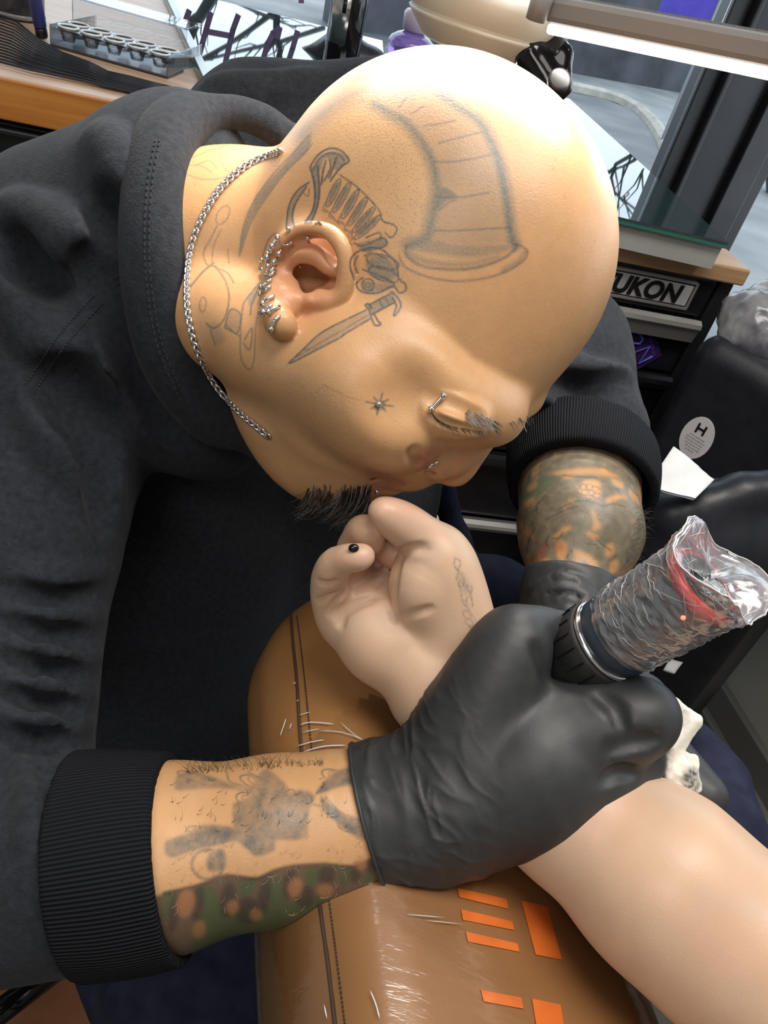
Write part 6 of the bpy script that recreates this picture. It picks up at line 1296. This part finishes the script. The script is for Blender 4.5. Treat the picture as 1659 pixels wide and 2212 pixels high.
# closing film across the end
k0 = len(vs); rings = 14
for r in range(1, rings):
    f = 1 - r / rings
    for i in range(nu):
        p = B0 + mA * (hh[i, -1] - .010 * (1 - f) + .0016 * math.sin(6 * f + 2 * TH[i, -1]) * f + rs.uniform(-.00025, .00025)) + (u_ * math.cos(TH[i, -1]) + v_ * math.sin(TH[i, -1])) * R_[i, -1] * f; vs.append(p)
for r in range(rings - 1):
    for i in range(nu):
        a = (i * nh + nh - 1) if r == 0 else k0 + (r - 1) * nu + i; b = (((i + 1) % nu) * nh + nh - 1) if r == 0 else k0 + (r - 1) * nu + (i + 1) % nu; fs.append((a, b, k0 + r * nu + (i + 1) % nu, k0 + r * nu + i))
obj('plastic_sleeve', vs, fs, m_wrap, t_mc, True)
wc = MB(); VV = np.array(vs[:nu * nh]).reshape(nu, nh, 3)
for k in range(150):                                              # sharp creases of the film
    i0 = rs.randint(nu); j0 = rs.randint(4, nh - 2); st_i = rs.choice([-1, 1]); n_ = rs.randint(6, 20); pts = []
    slope = rs.uniform(-.6, .6) if j0 < nh * .7 else rs.uniform(-1.6, 1.6)
    for t in range(n_):
        i = (i0 + st_i * t) % nu; j = int(np.clip(j0 + slope * t, 1, nh - 1)); c_ = B0 + mA * ((VV[i, j] - B0) @ mA); pts.append(VV[i, j] + unit(VV[i, j] - c_) * .0004)
    rr_ = rs.uniform(.00004, .00015); wc.tube(pts, [rr_ * (.2 + .8 * math.sin(math.pi * q / (n_ - 1))) for q in range(n_)], 5, False)
for k in range(46):
    i = rs.randint(nu); j = rs.randint(nu); a = np.array(vs[k0 + rs.randint(0, rings - 4) * nu + i]); b = np.array(vs[k0 + rs.randint(0, rings - 2) * nu + (i + rs.randint(-14, 14)) % nu]); wc.tube([a + mA * .0004, (a + b) / 2 + mA * .0012, b + mA * .0004], [.00004, .00012, .00004], 5, False)
wc.tube([VV[i % nu, -1] for i in range(nu + 1)], .00028, 5, False)
wc.build('sleeve_creases', m_gl, t_mc, True)['kind'] = 'stuff'
# paper towel pinched in the glove
pt_ = SDF()
def slab_(A, B, C, Dq, r, n=7):
    A, B, C, Dq = [np.array(q, float) for q in (A, B, C, Dq)]
    for t in np.linspace(0, 1, n): pt_.chain([tuple(A + (B - A) * t) + (r,), tuple(Dq + (C - Dq) * t) + (r,)], .002)
slab_((1446, 1506, .403), (1508, 1552, .404), (1464, 1632, .404), (1440, 1610, .400), 7)
slab_((1500, 1556, .402), (1506, 1562, .405), (1452, 1642, .404), (1442, 1634, .400), 8, 3)
slab_((1446, 1640, .402), (1470, 1625, .403), (1478, 1668, .398), (1442, 1682, .398), 7)
slab_((1472, 1630, .404), (1500, 1640, .405), (1508, 1702, .401), (1476, 1704, .398), 7)
slab_((1450, 1668, .400), (1480, 1650, .399), (1490, 1690, .397), (1460, 1700, .397), 6)
pt_.disp(lambda p, d: .0016 * (np.abs(fbm(p, 110, 3, 3) - .5) * 2 - .35))
sm = Canvas(); sm.poly([(1428, 1590), (1452, 1600), (1442, 1650), (1436, 1700), (1424, 1690)], .9, 5).poly([(1476, 1668), (1500, 1655), (1512, 1690), (1505, 1712), (1480, 1705), (1470, 1690)], .85, 5)
for l_ in ([(1445, 1560), (1480, 1535)], [(1450, 1580), (1490, 1560)], [(1455, 1620), (1450, 1660)], [(1445, 1690), (1470, 1700)]): sm.line(l_, 3, .4, 3)
def towel_col(V): return {'pigment': mix(np.tile(np.array([.80, .77, .70]), (len(V), 1)), (.03, .03, .03), np.clip(sm.sample(V) * (.3 + 1.1 * vnoise(V, 700, 3)), 0, 1))}
m_tow = mat('paper_towel', (.8, .78, .72), 0.9); _a = nd(m_tow, 'ShaderNodeAttribute'); _a.attribute_name = 'pigment'; ln(m_tow, _a, 'Color', bsdf(m_tow), 'Base Color')
tag(sculpt('paper_towel', pt_, 0.0011, m_tow, None, (), towel_col), 'crumpled white paper towel smudged with black ink, pinched under the right glove', 'paper towel')

# ------------------------------------------------------------------ stool whose leg shows at the bottom left
stl = P(60, 2190, .95)
t_st = empty('stool', [stl[0], stl[1] , 0.0], 'black metal stool foot with a brown seat edge at the bottom left', 'stool')
MB().tube([P(-60, 2230, .80), P(60, 2140, .86), P(165, 2060, .92)], .014, 10).build('leg', m_gloss, t_st, True)
MB().tube([P(-80, 2200, .86), P(20, 2100, .93), P(70, 2050, .96)], .008, 10).build('leg', m_gloss, t_st, True)
m_brn = mat('brown_floor_mat', (0.26, 0.10, 0.04), 0.5); add_noise(m_brn, (0.2, 0.075, 0.03), (0.32, 0.13, 0.055), 7, 5, .1, 40)
sq_ = [onz(x, y, .012) for x, y in ((-200, 1950), (260, 1950), (260, 2500), (-200, 2500))]
t_mt = empty('floor_mat', sum(sq_) / 4, 'orange brown mat on the floor below the stool', 'mat')
obj('mat_sheet', sq_ + [p - ZX * .011 for p in sq_], [(0, 1, 2, 3), (7, 6, 5, 4)] + [(i, (i + 1) % 4, 4 + (i + 1) % 4, 4 + i) for i in range(4)], m_brn, t_mt)
